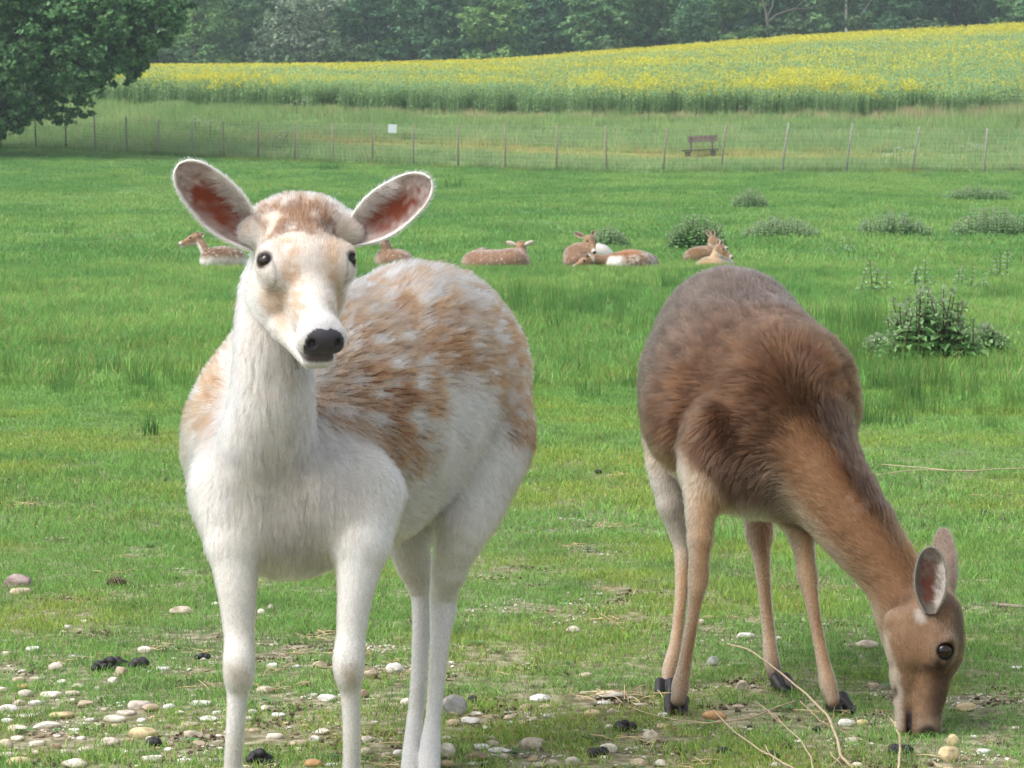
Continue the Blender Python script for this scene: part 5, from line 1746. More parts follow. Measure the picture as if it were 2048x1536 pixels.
# ================================================================== trees
def leaf_quads(c, nrm, size, rg, asp=.6):
    """c (n,3) centres, nrm (n,3) facing; returns V, T"""
    n = len(c)
    t = rg.normal(0, 1, (n, 3)); t -= nrm * (t * nrm).sum(1)[:, None]; t /= np.linalg.norm(t, axis=1)[:, None] + 1e-9
    s = np.cross(nrm, t)
    L = (size * (.6 + .8 * rg.random(n)))[:, None]
    V = np.stack([c - t * L * .5, c + s * L * .5 * asp, c + t * L * .5, c - s * L * .5 * asp], 1).reshape(-1, 3)
    b = np.arange(n)[:, None] * 4
    return V, np.concatenate([np.concatenate([b, b + 1, b + 2], 1), np.concatenate([b, b + 2, b + 3], 1)])

def crown_mesh(name, seed, blobs, leaf, per_blob, mat, base, light, droop=0.0, hollow=.62, sub=.32, var=.18):
    """blobs: list of (centre, radius xyz); foliage sits in bunches on the outside of every blob"""
    rg = np.random.default_rng(seed)
    Vs, Ts, Cs, off = [], [], [], 0
    for c, r in blobs:
        c = np.asarray(c, float); r = np.asarray(r, float) * np.ones(3)
        nb = max(8, int(per_blob / 26))
        d = rg.normal(0, 1, (nb, 3)); d /= np.linalg.norm(d, axis=1)[:, None]
        rr = (hollow + (1.08 - hollow) * rg.random(nb) ** .7)
        bc = c + d * r * rr[:, None] * (.82 + .36 * vnoise(d + c * .3, 1.7, seed))[:, None]
        m = 26
        bs = sub * r.mean() * (.5 + .8 * rg.random(nb))
        u = rg.normal(0, 1, (nb, m, 3)); u /= np.linalg.norm(u, axis=2)[..., None]
        lc = bc[:, None] + u * bs[:, None, None] * (.35 + .65 * rg.random((nb, m, 1))) * [1, 1, .62]
        lc[..., 2] -= droop * np.abs(rg.normal(0, 1, (nb, m))) * r.mean()
        nrm = u * .6 + rg.normal(0, .6, (nb, m, 3)) + [0, 0, .7]
        nrm /= np.linalg.norm(nrm, axis=2)[..., None]
        V, T = leaf_quads(lc.reshape(-1, 3), nrm.reshape(-1, 3), np.full(nb * m, leaf), rg)
        k = rg.random(nb)
        col = mix(base, light, np.clip(k * .8 + .4 * (rg.random(nb) - .5), 0, 1))
        col = np.repeat(col, m, 0) * (1 + var * rg.normal(0, 1, (nb * m, 1)))
        Vs.append(V); Ts.append(T + off); off += len(V); Cs.append(np.repeat(np.clip(col, .004, 1), 4, 0))
    return mesh_data(name, np.concatenate(Vs), np.concatenate(Ts), mat, np.concatenate(Cs), False)

def trunk_mesh(name, h, r, seed, mat, col, forks=6, spread=.5, bend=.1):
    rg = np.random.default_rng(seed); a = Acc()
    t = np.linspace(0, 1, 8)
    x = bend * h * np.sin(t * 2.2 + seed) * t; y = bend * .5 * h * np.sin(t * 3.1 + seed * 2) * t
    pts = np.stack([x, y, t * h - .2], 1)
    V, T = tube(pts, r * (1.25 - t) ** .8, 9); a.add(V, T, col)
    for i in range(forks):
        f = .25 + .6 * rg.random(); b = np.array([np.interp(f, t, pts[:, k]) for k in range(3)])
        an = rg.random() * 6.28; L = spread * h * (1.1 - f) * (.7 + .6 * rg.random())
        d = np.array([math.cos(an), math.sin(an), .55 + .5 * rg.random()])
        q = np.linspace(0, 1, 5)[:, None]
        P_ = b + d * L * q + np.array([0, 0, 1]) * L * .25 * q ** 2 + rg.normal(0, .03 * L, (5, 3)) * q
        rr = r * .5 * (1.1 - f) * (1.15 - q[:, 0])
        V, T = tube(P_, rr, 6); a.add(V, T, col)
        for j in range(2):
            e = P_[2 + j]; d2 = unit(d + rg.normal(0, .7, 3)); V, T = tube([e, e + d2 * L * .25, e + d2 * L * .5 + [0, 0, L * .08]], [rr[2 + j] * .6, rr[2 + j] * .4, rr[2 + j] * .15], 5); a.add(V, T, col)
    return a.data(name, mat)

def build_trees():
    LM = leaf_mat('tree_leaves', .30, .6, .2, inst=False)
    BM = tinted('bark', rough=.95, spec=.1, scale=6, lo=.65, hi=1.25, detail=6)
    # ---- the big tree that hangs in at the top left
    x0, y0 = -23.5, 112.0
    z0 = hgt(x0, y0)
    root = empty('broadleaf_tree', (x0, y0, z0), 'big dark leafy tree hanging low over the fence at the pasture corner', 'tree', 'trees')
    rg = np.random.default_rng(21)
    blobs = []
    # a crown some 20 m wide; its skirt reaches almost to the ground
    spec = [((9.3, -2, 5.9), (2.2, 2.4, 2.0)), ((8.6, -2.4, 4.3), (1.9, 2.2, 1.3)), ((7.7, -2.6, 3.2), (1.6, 1.8, 1.0)), ((6.2, -3, 4.2), (2.2, 2.4, 1.8)), ((5.6, -3, 2.5), (1.5, 1.5, .9)), ((7.2, -2.4, 6.0), (2.4, 2.4, 1.8)),
            ((3.8, -3, 3.4), (2.5, 2.5, 2.0)), ((3.2, -3.4, 1.8), (1.6, 1.5, .8)), ((1, -3, 3.2), (3, 3, 2.4)), ((4.6, -2.6, 5.8), (2.6, 2.6, 2.0)), ((0.4, -3, 1.4), (2, 1.6, .8)), ((5, 0, 8.2), (5, 5, 2.8)), ((0, 0, 9.5), (7, 7, 4)),
            ((9.6, 0, 8.6), (3, 3, 2.2)), ((10.4, -2, 5.3), (1.3, 1.5, 1.2)), ((10.0, -2.2, 4.0), (1.0, 1.2, .7)), ((9.2, -2.3, 3.2), (.9, 1.1, .6)), ((4.6, -3, 1.3), (1.4, 1.3, .6)), ((2.4, -3.2, .9), (2, 1.5, .7)), ((0, -3, .8), (2.2, 1.5, .8)), ((5.2, -1, 3.6), (3, 2, 2.4)), ((2, -1, 2.6), (4, 2, 2.2)), ((-6, -2, 6), (5, 5, 4.5)), ((0, 3, 6), (6, 5, 5)), ((-3, 0, 13), (6, 6, 4)), ((-6, -3, 2.6), (3.4, 3, 1.6)), ((5, 0, 11.5), (4.6, 4.6, 3))]
    for c, r in spec:
        blobs.append((c, r))
        for k in range(5):
            d = unit(rg.normal(0, 1, 3) * [1, 1, .8]); d[1] -= .35; d = unit(d)
            blobs.append((np.array(c) + d * np.array(r) * .82, np.array(r) * (.28 + .18 * rg.random())))
    big = crown_mesh('crown', 5, blobs, .22, 1500, LM, [.075, .185, .080], [.240, .420, .170], hollow=.50, sub=.24, var=.25)
    link('crown', big, root)
    link('trunk', trunk_mesh('trunk', 13, .55, 3, BM, (.06, .05, .04), 10, .55, .04), root)
    # ---- the wood along the top of the crop
    def broad(seed, base, light, w=4.2, h=5.2, n=11, leaf=.42, per=620, droop=0., z=6.5):
        r_ = np.random.default_rng(seed); bl = [((0, 0, z), (w * .72, w * .72, h * .75))]
        for k in range(n):
            an = r_.random() * 6.28; e = r_.random()
            bl.append(((w * .62 * math.cos(an) * (.4 + .6 * r_.random()), w * .62 * math.sin(an) * (.4 + .6 * r_.random()), z + h * (r_.random() * 1.5 - .75)), (w * (.30 + .18 * r_.random()),) * 2 + (h * (.20 + .10 * r_.random()),)))
        # skirt
        for k in range(5):
            an = r_.random() * 6.28
            bl.append(((w * .6 * math.cos(an), w * .6 * math.sin(an), z - h * .85), (w * .32, w * .32, h * .22)))
        return crown_mesh('crown', seed, bl, leaf, per, LM, base, light, droop, sub=.34)
    KINDS = {
        'deep': [broad(s, [.055, .150, .080], [.160, .310, .140]) for s in (1, 2)],
        'mid': [broad(s, [.080, .200, .080], [.220, .380, .150]) for s in (3, 4)],
        'fresh': [broad(s, [.125, .270, .085], [.280, .430, .140]) for s in (5, 6)],
        'willow': [broad(7, [.170, .235, .150], [.320, .390, .280], w=4.6, h=4.8, droop=.12, leaf=.34)],
        'bushy': [broad(8, [.060, .120, .050], [.115, .180, .085], w=3.0, h=2.0, n=8, z=1.6, per=420)],
        'dark': [broad(9, [.030, .080, .048], [.070, .145, .085], w=4.6, h=6.0, n=12)],
        'birch': [broad(10, [.075, .140, .055], [.150, .220, .090], w=2.8, h=4.8, n=10, droop=.16, leaf=.30)],
    }
    TR = {'deep': (.05, .045, .04), 'mid': (.07, .06, .05), 'fresh': (.09, .075, .06), 'willow': (.12, .10, .08), 'bushy': (.06, .05, .04), 'dark': (.035, .03, .03), 'birch': (.45, .44, .41)}
    trunks = {k: trunk_mesh('trunk', 9 if k != 'bushy' else 2.2, .20 if k != 'birch' else .15, 7 + i, BM, c, 6, .42, .03) for i, (k, c) in enumerate(TR.items())}
    def tree(kind, px, d, sc, label, zoff=0.0, name='broadleaf_tree', v=None, group='trees', wide=1.0):
        x = (px - 1024) / F * d; z = hgt(x, d) + zoff
        root = empty(name, (x, d, z), label, 'tree' if kind != 'bushy' else 'bush', group)
        c = KINDS[kind]; m = c[(v if v is not None else int(px)) % len(c)]
        k_ = link('crown', m, root); t_ = link('trunk', trunks[kind], root)
        root.scale = (sc * wide, sc * wide, sc); root.rotation_euler = (0, 0, (px * .37) % 6.28)
        return root
    # (kind, px, distance, scale, label)
    front = [
        ('bushy', 345, 241, .9, 'pale green bush at the crop edge, beside the overhanging tree', 'bush'), ('fresh', 395, 246, .78, 'round light green tree next to the overhanging tree', 'broadleaf_tree'),
        ('mid', 470, 252, .90, 'mid green leafy tree with a rounded top, next to the silvery willow', 'broadleaf_tree'), ('willow', 600, 248, .86, 'silvery pale willow in the wood edge', 'willow_tree'),
        ('bushy', 545, 240, .8, 'low grey green bush under the silvery willow', 'bush'), ('bushy', 690, 240, .9, 'low green bush between the willow and the deep green trees', 'bush'),
        ('deep', 735, 250, .95, 'deep green tree standing where the wood turns dark', 'broadleaf_tree'), ('deep', 845, 247, .90, 'dense blue green tree behind the small round bush', 'broadleaf_tree'),
        ('bushy', 888, 237, .55, 'small round bush poking up behind the crop', 'bush'), ('fresh', 985, 243, .72, 'brighter green tree with layered boughs near the dark trees', 'broadleaf_tree'),
        ('deep', 1100, 249, .98, 'wide deep green tree above the middle of the crop', 'broadleaf_tree'), ('mid', 1215, 245, .84, 'grey green tree leaning towards the crop crest', 'broadleaf_tree'),
        ('mid', 1320, 246, .85, 'bushy mid green tree at the crop crest', 'broadleaf_tree'), ('fresh', 1445, 250, .88, 'yellow green tree standing before bare branches', 'broadleaf_tree'),
        ('deep', 1395, 240, .50, 'low dark green bushy tree at the crop crest', 'broadleaf_tree'), ('bushy', 1575, 240, .85, 'low dark bush between the bare tree and the birch', 'bush'),
        ('birch', 1690, 244, .86, 'drooping birch with a pale trunk against the dark wood', 'birch_tree'), ('deep', 1790, 250, .80, 'dark green tree beside the birch', 'broadleaf_tree'),
        ('dark', 1910, 252, .85, 'very dark tree in the shady end of the wood', 'broadleaf_tree'), ('mid', 2040, 247, .62, 'leafy green tree at the crest end of the crop', 'broadleaf_tree'),
        ('bushy', 1850, 240, .7, 'low dull green bush at the crest of the crop by the birch', 'bush'), ('bushy', 1230, 239, .7, 'low bush breaking the crop skyline at the start of the rise', 'bush'),
    ]
    for k, px, d, s, lab, nm in front:
        tree(k, px, d, s, lab, name=nm, wide=1.15 if k not in ('birch',) else 1.0)
    # rows behind that close the wood
    rg = np.random.default_rng(77); i = 0; rears = []
    for row, (d, s) in enumerate(((262, 1.2), (280, 1.7))):
        step = 125 if row == 0 else 170
        for px in range(-260 + row * 40, 2330, step):
            kind = ['deep', 'mid', 'mid', 'fresh'][int(rg.random() * 4)] if px < 1350 else ['dark', 'deep', 'dark', 'mid'][int(rg.random() * 4)]
            if row: kind = 'deep' if px < 1300 else 'dark'
            near = min((f for f in front if f[0] != 'bushy'), key=lambda f: abs(f[1] - px))
            key = near[4].split(' next to')[0].split(' above')[0].split(' behind')[0].split(' beside')[0].split(' with')[0].split(' standing')[0].split(' leaning')[0].split(' in the')[0].split(' near')[0].split(' against')[0].split(' at the')[0]
            side = 'straight behind' if abs(near[1] - px) < 35 else ('peering past the darker side of' if px > near[1] else 'peering past the lit side of')
            tone = {'deep': 'deep green', 'mid': 'mid green', 'fresh': 'lighter green', 'dark': 'blackish green'}[kind]
            lab = f"{tone} {'tree' if row == 0 else 'tall rear tree'} {side} the {key}"
            lab = ' '.join(lab.split()[:12])
            rear = tree(kind, px + rg.normal() * 18, d + rg.normal() * 2, s * (.9 + .2 * rg.random()), lab, v=i, group='trees filling the back of the wood', wide=1.1); i += 1; rears.append(rear)
    single_out(rears)
    # leafless tree
    px, d = 1530, 241; x = (px - 1024) / F * d
    root = empty('bare_tree', (x, d, hgt(x, d)), 'leafless grey tree with a low sideways branch in the wood edge', 'tree', 'trees')
    a = Acc(); c = (.13, .12, .10)
    s = 1 / (F / d)
    def limb(pts, r0, r1):
        W = np.array([[(p[0] - px) * s, p[2] if len(p) > 2 else 0, (72 - p[1]) * s] for p in pts]); t = np.linspace(0, len(W) - 1, len(W) * 4)
        W = np.stack([np.interp(t, np.arange(len(W)), W[:, k]) for k in range(3)], 1)
        V, T = tube(W, np.linspace(r0, r1, len(W)), 7); return V, T
    base = (CAM_H + (370 - 72) * s) - hgt(x, d)
    tm = Acc()
    V, T = limb([(1532, 100), (1533, 60), (1530, 30), (1522, 0), (1515, -40)], .16, .07); tm.add(V + [0, 0, base], T, c)
    link('trunk', tm.data('trunk', BM), root)
    for pts, r in (([(1532, 48), (1550, 32), (1580, 22), (1612, 20), (1640, 12)], .09), ([(1531, 38), (1542, 15), (1546, -10), (1552, -40)], .08), ([(1560, 60), (1585, 52), (1600, 40)], .04), ([(1524, 5), (1512, -8), (1500, -30)], .05), ([(1585, 22), (1600, 8), (1610, -6)], .04)):
        V, T = limb(pts, r, r * .3); b_ = Acc(); b_.add(V + [0, 0, base], T, c); link('branch', b_.data('branch', BM), root)

# ================================================================== weeds in the pasture
def build_weeds():
    LM = leaf_mat('weed_leaves', .3, .6, .2, inst=False)
    def weed(name, px, py, w, h, kind, label, seed):
        # py is the foot of the plant on the ground
        if py > 545:
            g = G(px, py)
        else:
            ys = np.linspace(20, 125, 3000); xs = (px - 1024) / F * ys
            zz = height(xs, ys); pp = 370 + (CAM_H - zz) / ys * F
            j = np.argmin(np.abs(pp - py)); g = np.array([xs[j], ys[j], zz[j]])
        d = g[1]; W_ = w * d / F; H_ = h * d / F
        rg = np.random.default_rng(seed)
        root = empty(name, tuple(g), label, 'weed' if kind != 'tuft' else 'grass tuft', 'weeds in the pasture')
        st, lf = Acc(), Acc()
        n = {'nettle': 115, 'thistle': 80, 'small': 8, 'tuft': 0}[kind]
        n = int(n * min(1.6, max(.5, W_ * 1.2))) if kind != 'tuft' else 0
        for i in range(n):
            x = (rg.random() - .5) * W_; y = (rg.random() - .5) * W_ * .6
            hh = H_ * (.45 + .55 * rg.random()) * (1 - .65 * (abs(x) / (W_ / 2 + .01)) ** 2)
            ln = np.array([rg.normal() * .12 * hh, rg.normal() * .12 * hh, 0])
            pts = np.array([[x, y, 0], [x, y, hh * .5] + ln * .3, [x, y, hh] + ln])
            V, T = tube(pts, [.006, .005, .003], 4, False); st.add(V, T, (.13, .14, .07) if kind != 'nettle' else (.12, .09, .07))
            m = max(5, int(hh / .045))
            for k in range(m):
                f = (k + .5) / m; c = np.array([np.interp(f, [0, .5, 1], pts[:, j]) for j in range(3)])
                a0 = rg.random() * 3.14
                for a_ in (a0, a0 + 3.14):
                    L = (.11 * (1.05 - f) + .035) * (.8 + .5 * rg.random()) * (.92 if kind == 'nettle' else .85)
                    dd = np.array([math.cos(a_), math.sin(a_), .25 - .5 * (1 - f) * rg.random()]); s_ = unit(np.cross(dd, [0, 0, 1]))
                    wv = L * (.28 if kind != 'thistle' else .20)
                    col = mix([.150, .330, .105], [.290, .440, .210], f * .8 + .3 * rg.random()) if kind == 'nettle' else mix([.190, .360, .150], [.400, .520, .320], f)
                    lf.add([c, c + dd * L * .5 + s_ * wv + [0, 0, .01], c + dd * L - [0, 0, L * .25], c + dd * L * .5 - s_ * wv + [0, 0, .01]], [[0, 1, 2], [0, 2, 3]], np.clip(col * (.8 + .4 * rg.random()), 0, 1))
            if kind != 'small' or rg.random() < .6:
                # flower head
                c = pts[-1]
                for k in range(5):
                    dd = unit(rg.normal(0, 1, 3) + [0, 0, 1]); s_ = unit(np.cross(dd, [0, 1, .1])); L = .018 + .02 * rg.random()
                    lf.add([c, c + dd * L * .6 + s_ * L * .4, c + dd * L, c + dd * L * .6 - s_ * L * .4], [[0, 1, 2], [0, 2, 3]], np.array([.34, .42, .26]) * (.7 + .6 * rg.random()))
        if kind == 'tuft':
            me = tuft_mesh('blades', int(46 * max(.6, W_ * 2)), W_ * .5, H_ * 1.15, .010 * max(.6, d / 60), seed, .30, 3, mat=LM)
            a = me.attributes['tint']; cc = np.zeros(len(me.vertices) * 4, np.float32); a.data.foreach_get('color', cc); cc = cc.reshape(-1, 4); cc[:, :3] *= [.055, .145, .035]; a.data.foreach_set('color', cc.ravel())
            link('blades', me, root)
        else:
            link('stems', st.data('stems', LM, False), root); link('leaves', lf.data('leaves', LM, False), root)
            root.children[0].name = 'stems'
            for ch in root.children: ch['kind'] = 'stuff'
    items = [
        ('nettle_clump', 1862, 726, 180, 156, 'nettle', 'tallest nettle clump, bushy with reddish stems, beside the brown deer rump'),
        ('nettle_clump', 1975, 712, 70, 62, 'nettle', 'dark low nettle clump right next to the tallest one'),
        ('nettle_clump', 1762, 720, 80, 50, 'nettle', 'low sparse nettle clump between the brown deer and the tallest one'),
        ('nettle_clump', 1392, 500, 110, 72, 'nettle', 'dark bushy nettle clump behind the two resting deer that look away'),
        ('thistle_clump', 1218, 492, 70, 40, 'thistle', 'grey green thistle clump behind the curled resting deer'),
        ('thistle_clump', 1560, 476, 150, 44, 'thistle', 'wide pale thistle patch beyond the brown deer back'),
        ('thistle_clump', 1785, 470, 140, 48, 'thistle', 'pale thistle patch in the middle of the three beyond the nettles'),
        ('thistle_clump', 1985, 470, 170, 56, 'thistle', 'thistle patch at the frame edge below the dark mound of weeds'),
        ('thistle_clump', 1955, 402, 140, 30, 'nettle', 'dark mound of weeds in the far pasture below the last fence posts'),
        ('thistle_clump', 1500, 415, 70, 38, 'thistle', 'small thistle clump in the far pasture below the bench'),
        ('weed_plant', 1745, 590, 70, 92, 'small', 'slender pale weed with a leafy spire beside the brown deer back'),
        ('weed_plant', 1845, 575, 40, 70, 'small', 'thin upright weed above the tallest nettle clump'),
        ('weed_plant', 2010, 560, 60, 76, 'small', 'loose spindly weeds at the frame edge above the nettles'),
        ('weed_plant', 1930, 580, 90, 50, 'small', 'sparse yellowing weeds above the dark low nettles'),
        ('weed_plant', 1680, 505, 60, 30, 'small', 'few thin weeds between the thistle patches'),
        ('grass_tuft', 912, 376, 44, 24, 'tuft', 'dark grass tuft in the far pasture under the fence'), ('grass_tuft', 126, 470, 36, 26, 'tuft', 'faint grass tuft near the shade of the big tree'),
        ('grass_tuft', 1360, 392, 36, 14, 'tuft', 'low grass tuft in the far pasture below the bench'), ('grass_tuft', 300, 872, 30, 46, 'tuft', 'spiky dark grass tuft beside the pale deer flank'),
        ('grass_tuft', 1105, 665, 40, 60, 'tuft', 'upright grass tuft in the open grass between the two deer backs'), ('grass_tuft', 655, 340, 60, 14, 'tuft', 'low dark tuft below the fence behind the pale deer ear'),
    ]
    for i, (nm, px, py, w, h, kd, lab) in enumerate(items):
        weed(nm, px, py, w, h, kd, lab, 300 + i)
    # white umbel flowers behind the fence
    for k, (px, py, w) in enumerate(((425, 272, 40), (560, 290, 34), (398, 262, 20), (1940, 318, 50), (1780, 330, 40), (600, 222, 36))):
        ys = np.linspace(104, 134, 2000); xs = (px - 1024) / F * ys
        zz = height(xs, ys); pp = 370 + (CAM_H - zz) / ys * F
        j = np.argmin(np.abs(pp - (py + 10))); d = ys[j]
        root = empty('umbel_plant', (xs[j], d, zz[j]), ['taller white umbel flowers by the fence behind the pale deer ear', 'white umbel flowers in the meadow next to the fence behind the head', 'few white umbels close to the corner posts', 'pale flowering weeds by the last fence post', 'small cream flower patch by the leaning fence posts', 'faint white flowers at the foot of the crop'][k], 'wildflower', 'white wildflowers in the meadow')
        rg = np.random.default_rng(k); st, fl = Acc(), Acc()
        for i in range(int(w / 2.6)):
            x = (rg.random() - .5) * w * d / F; y = rg.normal() * .3; h = .45 + .35 * rg.random()
            V, T = tube([(x, y, 0), (x + .03, y, h)], .006, 3, False); st.add(V, T, (.10, .2, .06))
            for m in range(7):
                c = np.array([x + .03 + rg.normal() * .05, y + rg.normal() * .05, h + rg.normal() * .02]); u = .022
                fl.add([c + [-u, 0, 0], c + [0, -u, .008], c + [u, 0, 0], c + [0, u, -.008]], [[0, 1, 2], [0, 2, 3]], (.62, .64, .56))
        a_ = link('stems', st.data('stems', LM, False), root); b_ = link('blossoms', fl.data('blossoms', LM, False), root)
        a_['kind'] = 'stuff'; b_['kind'] = 'stuff'

# ================================================================== the resting deer
def build_far_deer():
    FM = tinted('resting_deer_coat', rough=.9, spec=.05, scale=60, lo=.85, hi=1.15)
    tanc = np.array([.215, .135, .085]); dark = np.array([.080, .050, .035]); white = np.array([.56, .53, .48]); fawn = np.array([.29, .185, .115]); grey = np.array([.22, .14, .10])
    def deer(label, D, body, neck, head, f, u, ears, colour, eye=True, hs=1.0, extra=(), h=.011):
        """D distance; body: list of (px, py, dd, rx, rz, ry, yaw) ellipsoids; neck: chain; head: (px, py, dd)"""
        pts = [P(b[0], b[1], D + b[2]) for b in body] + [P(n[0], n[1], D + n[2]) for n in neck]
        lo = np.min(pts, 0) - .5; hi = np.max(pts, 0) + .5
        O = P(head[0], head[1], D + head[2])
        lo = np.minimum(lo, O - .35); hi = np.maximum(hi, O + .35); lo[2] = max(lo[2], hgt(pts[0][0], D) - .03)
        fd = Field(lo, hi, h)
        tb = ('body', (0, 0, -1))
        for b in body:
            a = math.radians(b[6]); R = np.array([[math.cos(a), -math.sin(a), 0], [math.sin(a), math.cos(a), 0], [0, 0, 1]])
            s = (D + b[2]) / F
            if len(b) > 7:
                t_ = math.radians(b[7]); Ry = np.array([[math.cos(t_), 0, math.sin(t_)], [0, 1, 0], [-math.sin(t_), 0, math.cos(t_)]]); R = Ry @ R
            fd.ell(P(b[0], b[1], D + b[2]), (b[3] * s, b[5] * s, b[4] * s), R, .05, tb)
        fd.chain([(n[0], n[1], D + n[2], n[3]) for n in neck], .03, ('neck', (0, 0, -1)))
        for e in extra:
            fd.chain([(n[0], n[1], D + n[2], n[3]) for n in e], .03, ('limb', (0, 0, -1)))
        R = frame(f, u)
        head_prims(fd, O, R, hs)
        V, Q = surface_nets(fd.F, fd.lo, fd.h)
        V = laplace(V, Q, 1)
        W, _ = region_weights(fd, V, .03)
        hl = head_local(V, O, R, hs)
        N = vnormals(V, Q)
        C = colour(V, N, W)
        hw = smooth(.3, .7, W['head'] + W['jaw'])
        y, z, ax = hl[:, 1], hl[:, 2], np.abs(hl[:, 0])
        fc = np.broadcast_to(fawn, V.shape)
        fc = mix(fc, dark * .8, smooth(.03, .01, ax) * smooth(.0, .02, z) * smooth(.12, .05, y) * .6)
        fc = mix(fc, white, smooth(-.065, -.09, z) * .9); fc = mix(fc, white, smooth(.215, .235, y) * .8)
        fc = mix(fc, [.02, .018, .02], smooth(.020, .014, eye_d(hl))); fc = mix(fc, [.02, .018, .02], nose_mask(hl))
        C = mix(C, fc, hw)
        Vs, Qs, Cs, n = [V], [Q], [C], len(V)
        for (bx, by, bd, tx, ty, td, op, hwid, oc) in ears:
            e = ear(P(bx, by, D + bd), P(tx, ty, D + td), op, hwid, 1, cup=.5, out_col=oc, grey=(.34, .26, .20), red=(.22, .10, .06), nt_=9, ns=7, rim_col=(.62, .57, .50))
            Vs.append(e[0]); Qs.append(e[1] + n); Cs.append(e[2]); n += len(e[0])
        V = np.concatenate(Vs); Q = np.concatenate(Qs); C = np.concatenate(Cs)
        org = np.array([pts[0][0], pts[0][1], hgt(pts[0][0], pts[0][1])])
        root = empty('resting_deer', tuple(org), label, 'deer', 'deer resting in the grass')
        link('body', mesh_data('body', V - org, Q, FM, np.clip(C, .003, .85), True), root)
        eyes(root, org, O, R, hs)
        nv = len(W['head'])
        V0 = V[:nv]; ed = eye_d(hl); bald = (ed < 1.5) | (nose_mask(hl) > .5)
        fl = np.tile(np.array([0, .1, -.8]), (nv, 1)) + np.array([.4, 0, 0])
        hln = np.where(W['body'] > .4, .030, .012)
        make_fur('fur', root, V0, Q[(Q < nv).all(1)], C[:nv], hln, fl, np.where(bald, 0, 1.0), 14000, FUR, rad=.0011, clump=.4, clump_size=.04, lift=.4, seed=int(O[0] * 10) % 97 + 5, wild=.1, origin=org)
        return root
    def spots(V, thr=.16, fr=11.0, seed=0):
        g = V * fr; gi = np.floor(g); sp = np.zeros(len(V))
        for dx in (-1, 0, 1):
            for dy in (-1, 0, 1):
                for dz in (-1, 0, 1):
                    cc = gi + [dx, dy, dz]; o_ = np.stack([_hash(cc[:, 0], cc[:, 1], cc[:, 2], seed + k) for k in range(3)], 1)
                    sp = np.maximum(sp, smooth(thr + .14, thr - .02, np.linalg.norm(g - cc - .2 - .6 * o_, axis=1)))
        return sp
    D = 38.0; s = D / F
    zpx = lambda py: CAM_H + (370 - py) * s
    # 1 looking out to the side, spotted
    def c1(V, N, W):
        c = mix(dark, tanc, fbm(V, 8, 1)); c = mix(c, white, spots(V, .20, 19, 1) * .85)
        lw = smooth(zpx(505), zpx(520), V[:, 2] + .03 * fbm(V, 14, 2)) * smooth(.2, .6, W['body']); c = mix(c, white, lw)
        c = mix(c, white, smooth(.2, -.5, N[:, 0]) * 0)
        nk = mix(tanc, white, smooth(-.1, -.6, N[:, 0] + N[:, 2] * .4)); nk = mix(nk, white, spots(V, .2, 20, 3) * .6)
        return mix(c, nk, smooth(.4, .8, W['neck']))
    deer('spotted deer lying down, looking sideways out of the herd', D, [(446, 518, 0, 42, 24, 34, 12), (424, 522, -.1, 22, 20, 26, 0), (470, 522, 0, 22, 20, 24, 0)], [(420, 515, -.05, 15), (408, 497, -.05, 10), (398, 482, 0, 9), (393, 474, 0, 9)],
         (396, 470, 0), (-1, -.12, -.33), (-.3, -.1, .95), [(394, 472, -.02, 398, 463, -.02, (-.2, -1, 0), .032, (.3, .22, .16)), (399, 472, .08, 408, 467, .1, (.2, -1, .2), .03, (.3, .22, .16))], c1, hs=1.0,
         extra=[[(440, 538, -.2, 7), (462, 539, -.25, 6), (480, 532, -.2, 5)]])
    # 2 mostly hidden behind the pale deer
    def c2(V, N, W):
        c = mix(tanc, grey, fbm(V, 6, 4)); return mix(c, white, spots(V, .16, 14, 5) * .5)
    deer('deer resting behind the pale doe, only its neck and back showing', D + 1, [(790, 524, 0, 36, 24, 40, 0), (775, 520, .2, 24, 22, 24, 0)], [(778, 512, 0, 13), (771, 492, 0, 10), (766, 478, 0, 9)],
         (764, 470, 0), (-.8, .5, -.2), (-.2, .2, .95), [(768, 474, 0, 778, 462, 0, (.1, 1, .2), .03, (.35, .24, .15)), (760, 474, 0, 750, 464, 0, (-.1, 1, .2), .03, (.35, .24, .15))], c2)
    # 3 seen from behind with both ears out
    def c3(V, N, W):
        c = mix(grey * 1.1, tanc * .95, fbm(V, 7, 6)); c = mix(c, white, spots(V, .13, 17, 7) * .6)
        c = mix(c, white, smooth(zpx(525), zpx(545), V[:, 2]) * .35)
        ridge = np.abs(V[:, 2] - (zpx(503) + .12 * np.cos((V[:, 0] + .15) * 2.6) - .02))
        c = mix(c, dark, smooth(.035, .01, ridge) * smooth(.3, -.3, N[:, 1]) * .6)
        return mix(c, tanc * 1.1, smooth(.4, .8, W['neck']))
    deer('spotted deer lying with its back turned and both ears spread', D, [(990, 526, 0, 58, 25, 46, -8), (955, 526, .1, 30, 24, 34, 0), (1025, 522, -.1, 32, 24, 34, 0), (962, 508, .35, 14, 12, 14, 0)], [(1038, 515, .1, 17), (1042, 500, .15, 11), (1042, 492, .2, 11)],
         (1041, 488, .12), (-.05, 1, -.45), (0, .4, 1), [(1033, 490, .12, 1012, 484, .12, (0, 1, .3), .030, (.55, .48, .40)), (1049, 490, .12, 1068, 483, .12, (0, 1, .3), .030, (.55, .48, .40))], c3)
    # 4 facing the camera
    def c4(V, N, W):
        c = mix(tanc, grey, fbm(V, 6, 8)); c = mix(c, white, spots(V, .13, 15, 9) * .5)
        x = 1024 + V[:, 0] / V[:, 1] * F
        c = mix(c, white, smooth(1178, 1186, x + 30 * (fbm(V, 6, 10) - .5)) * .92)
        return mix(c, mix(fawn, white, smooth(1176, 1186, x)), smooth(.4, .8, W['neck']))
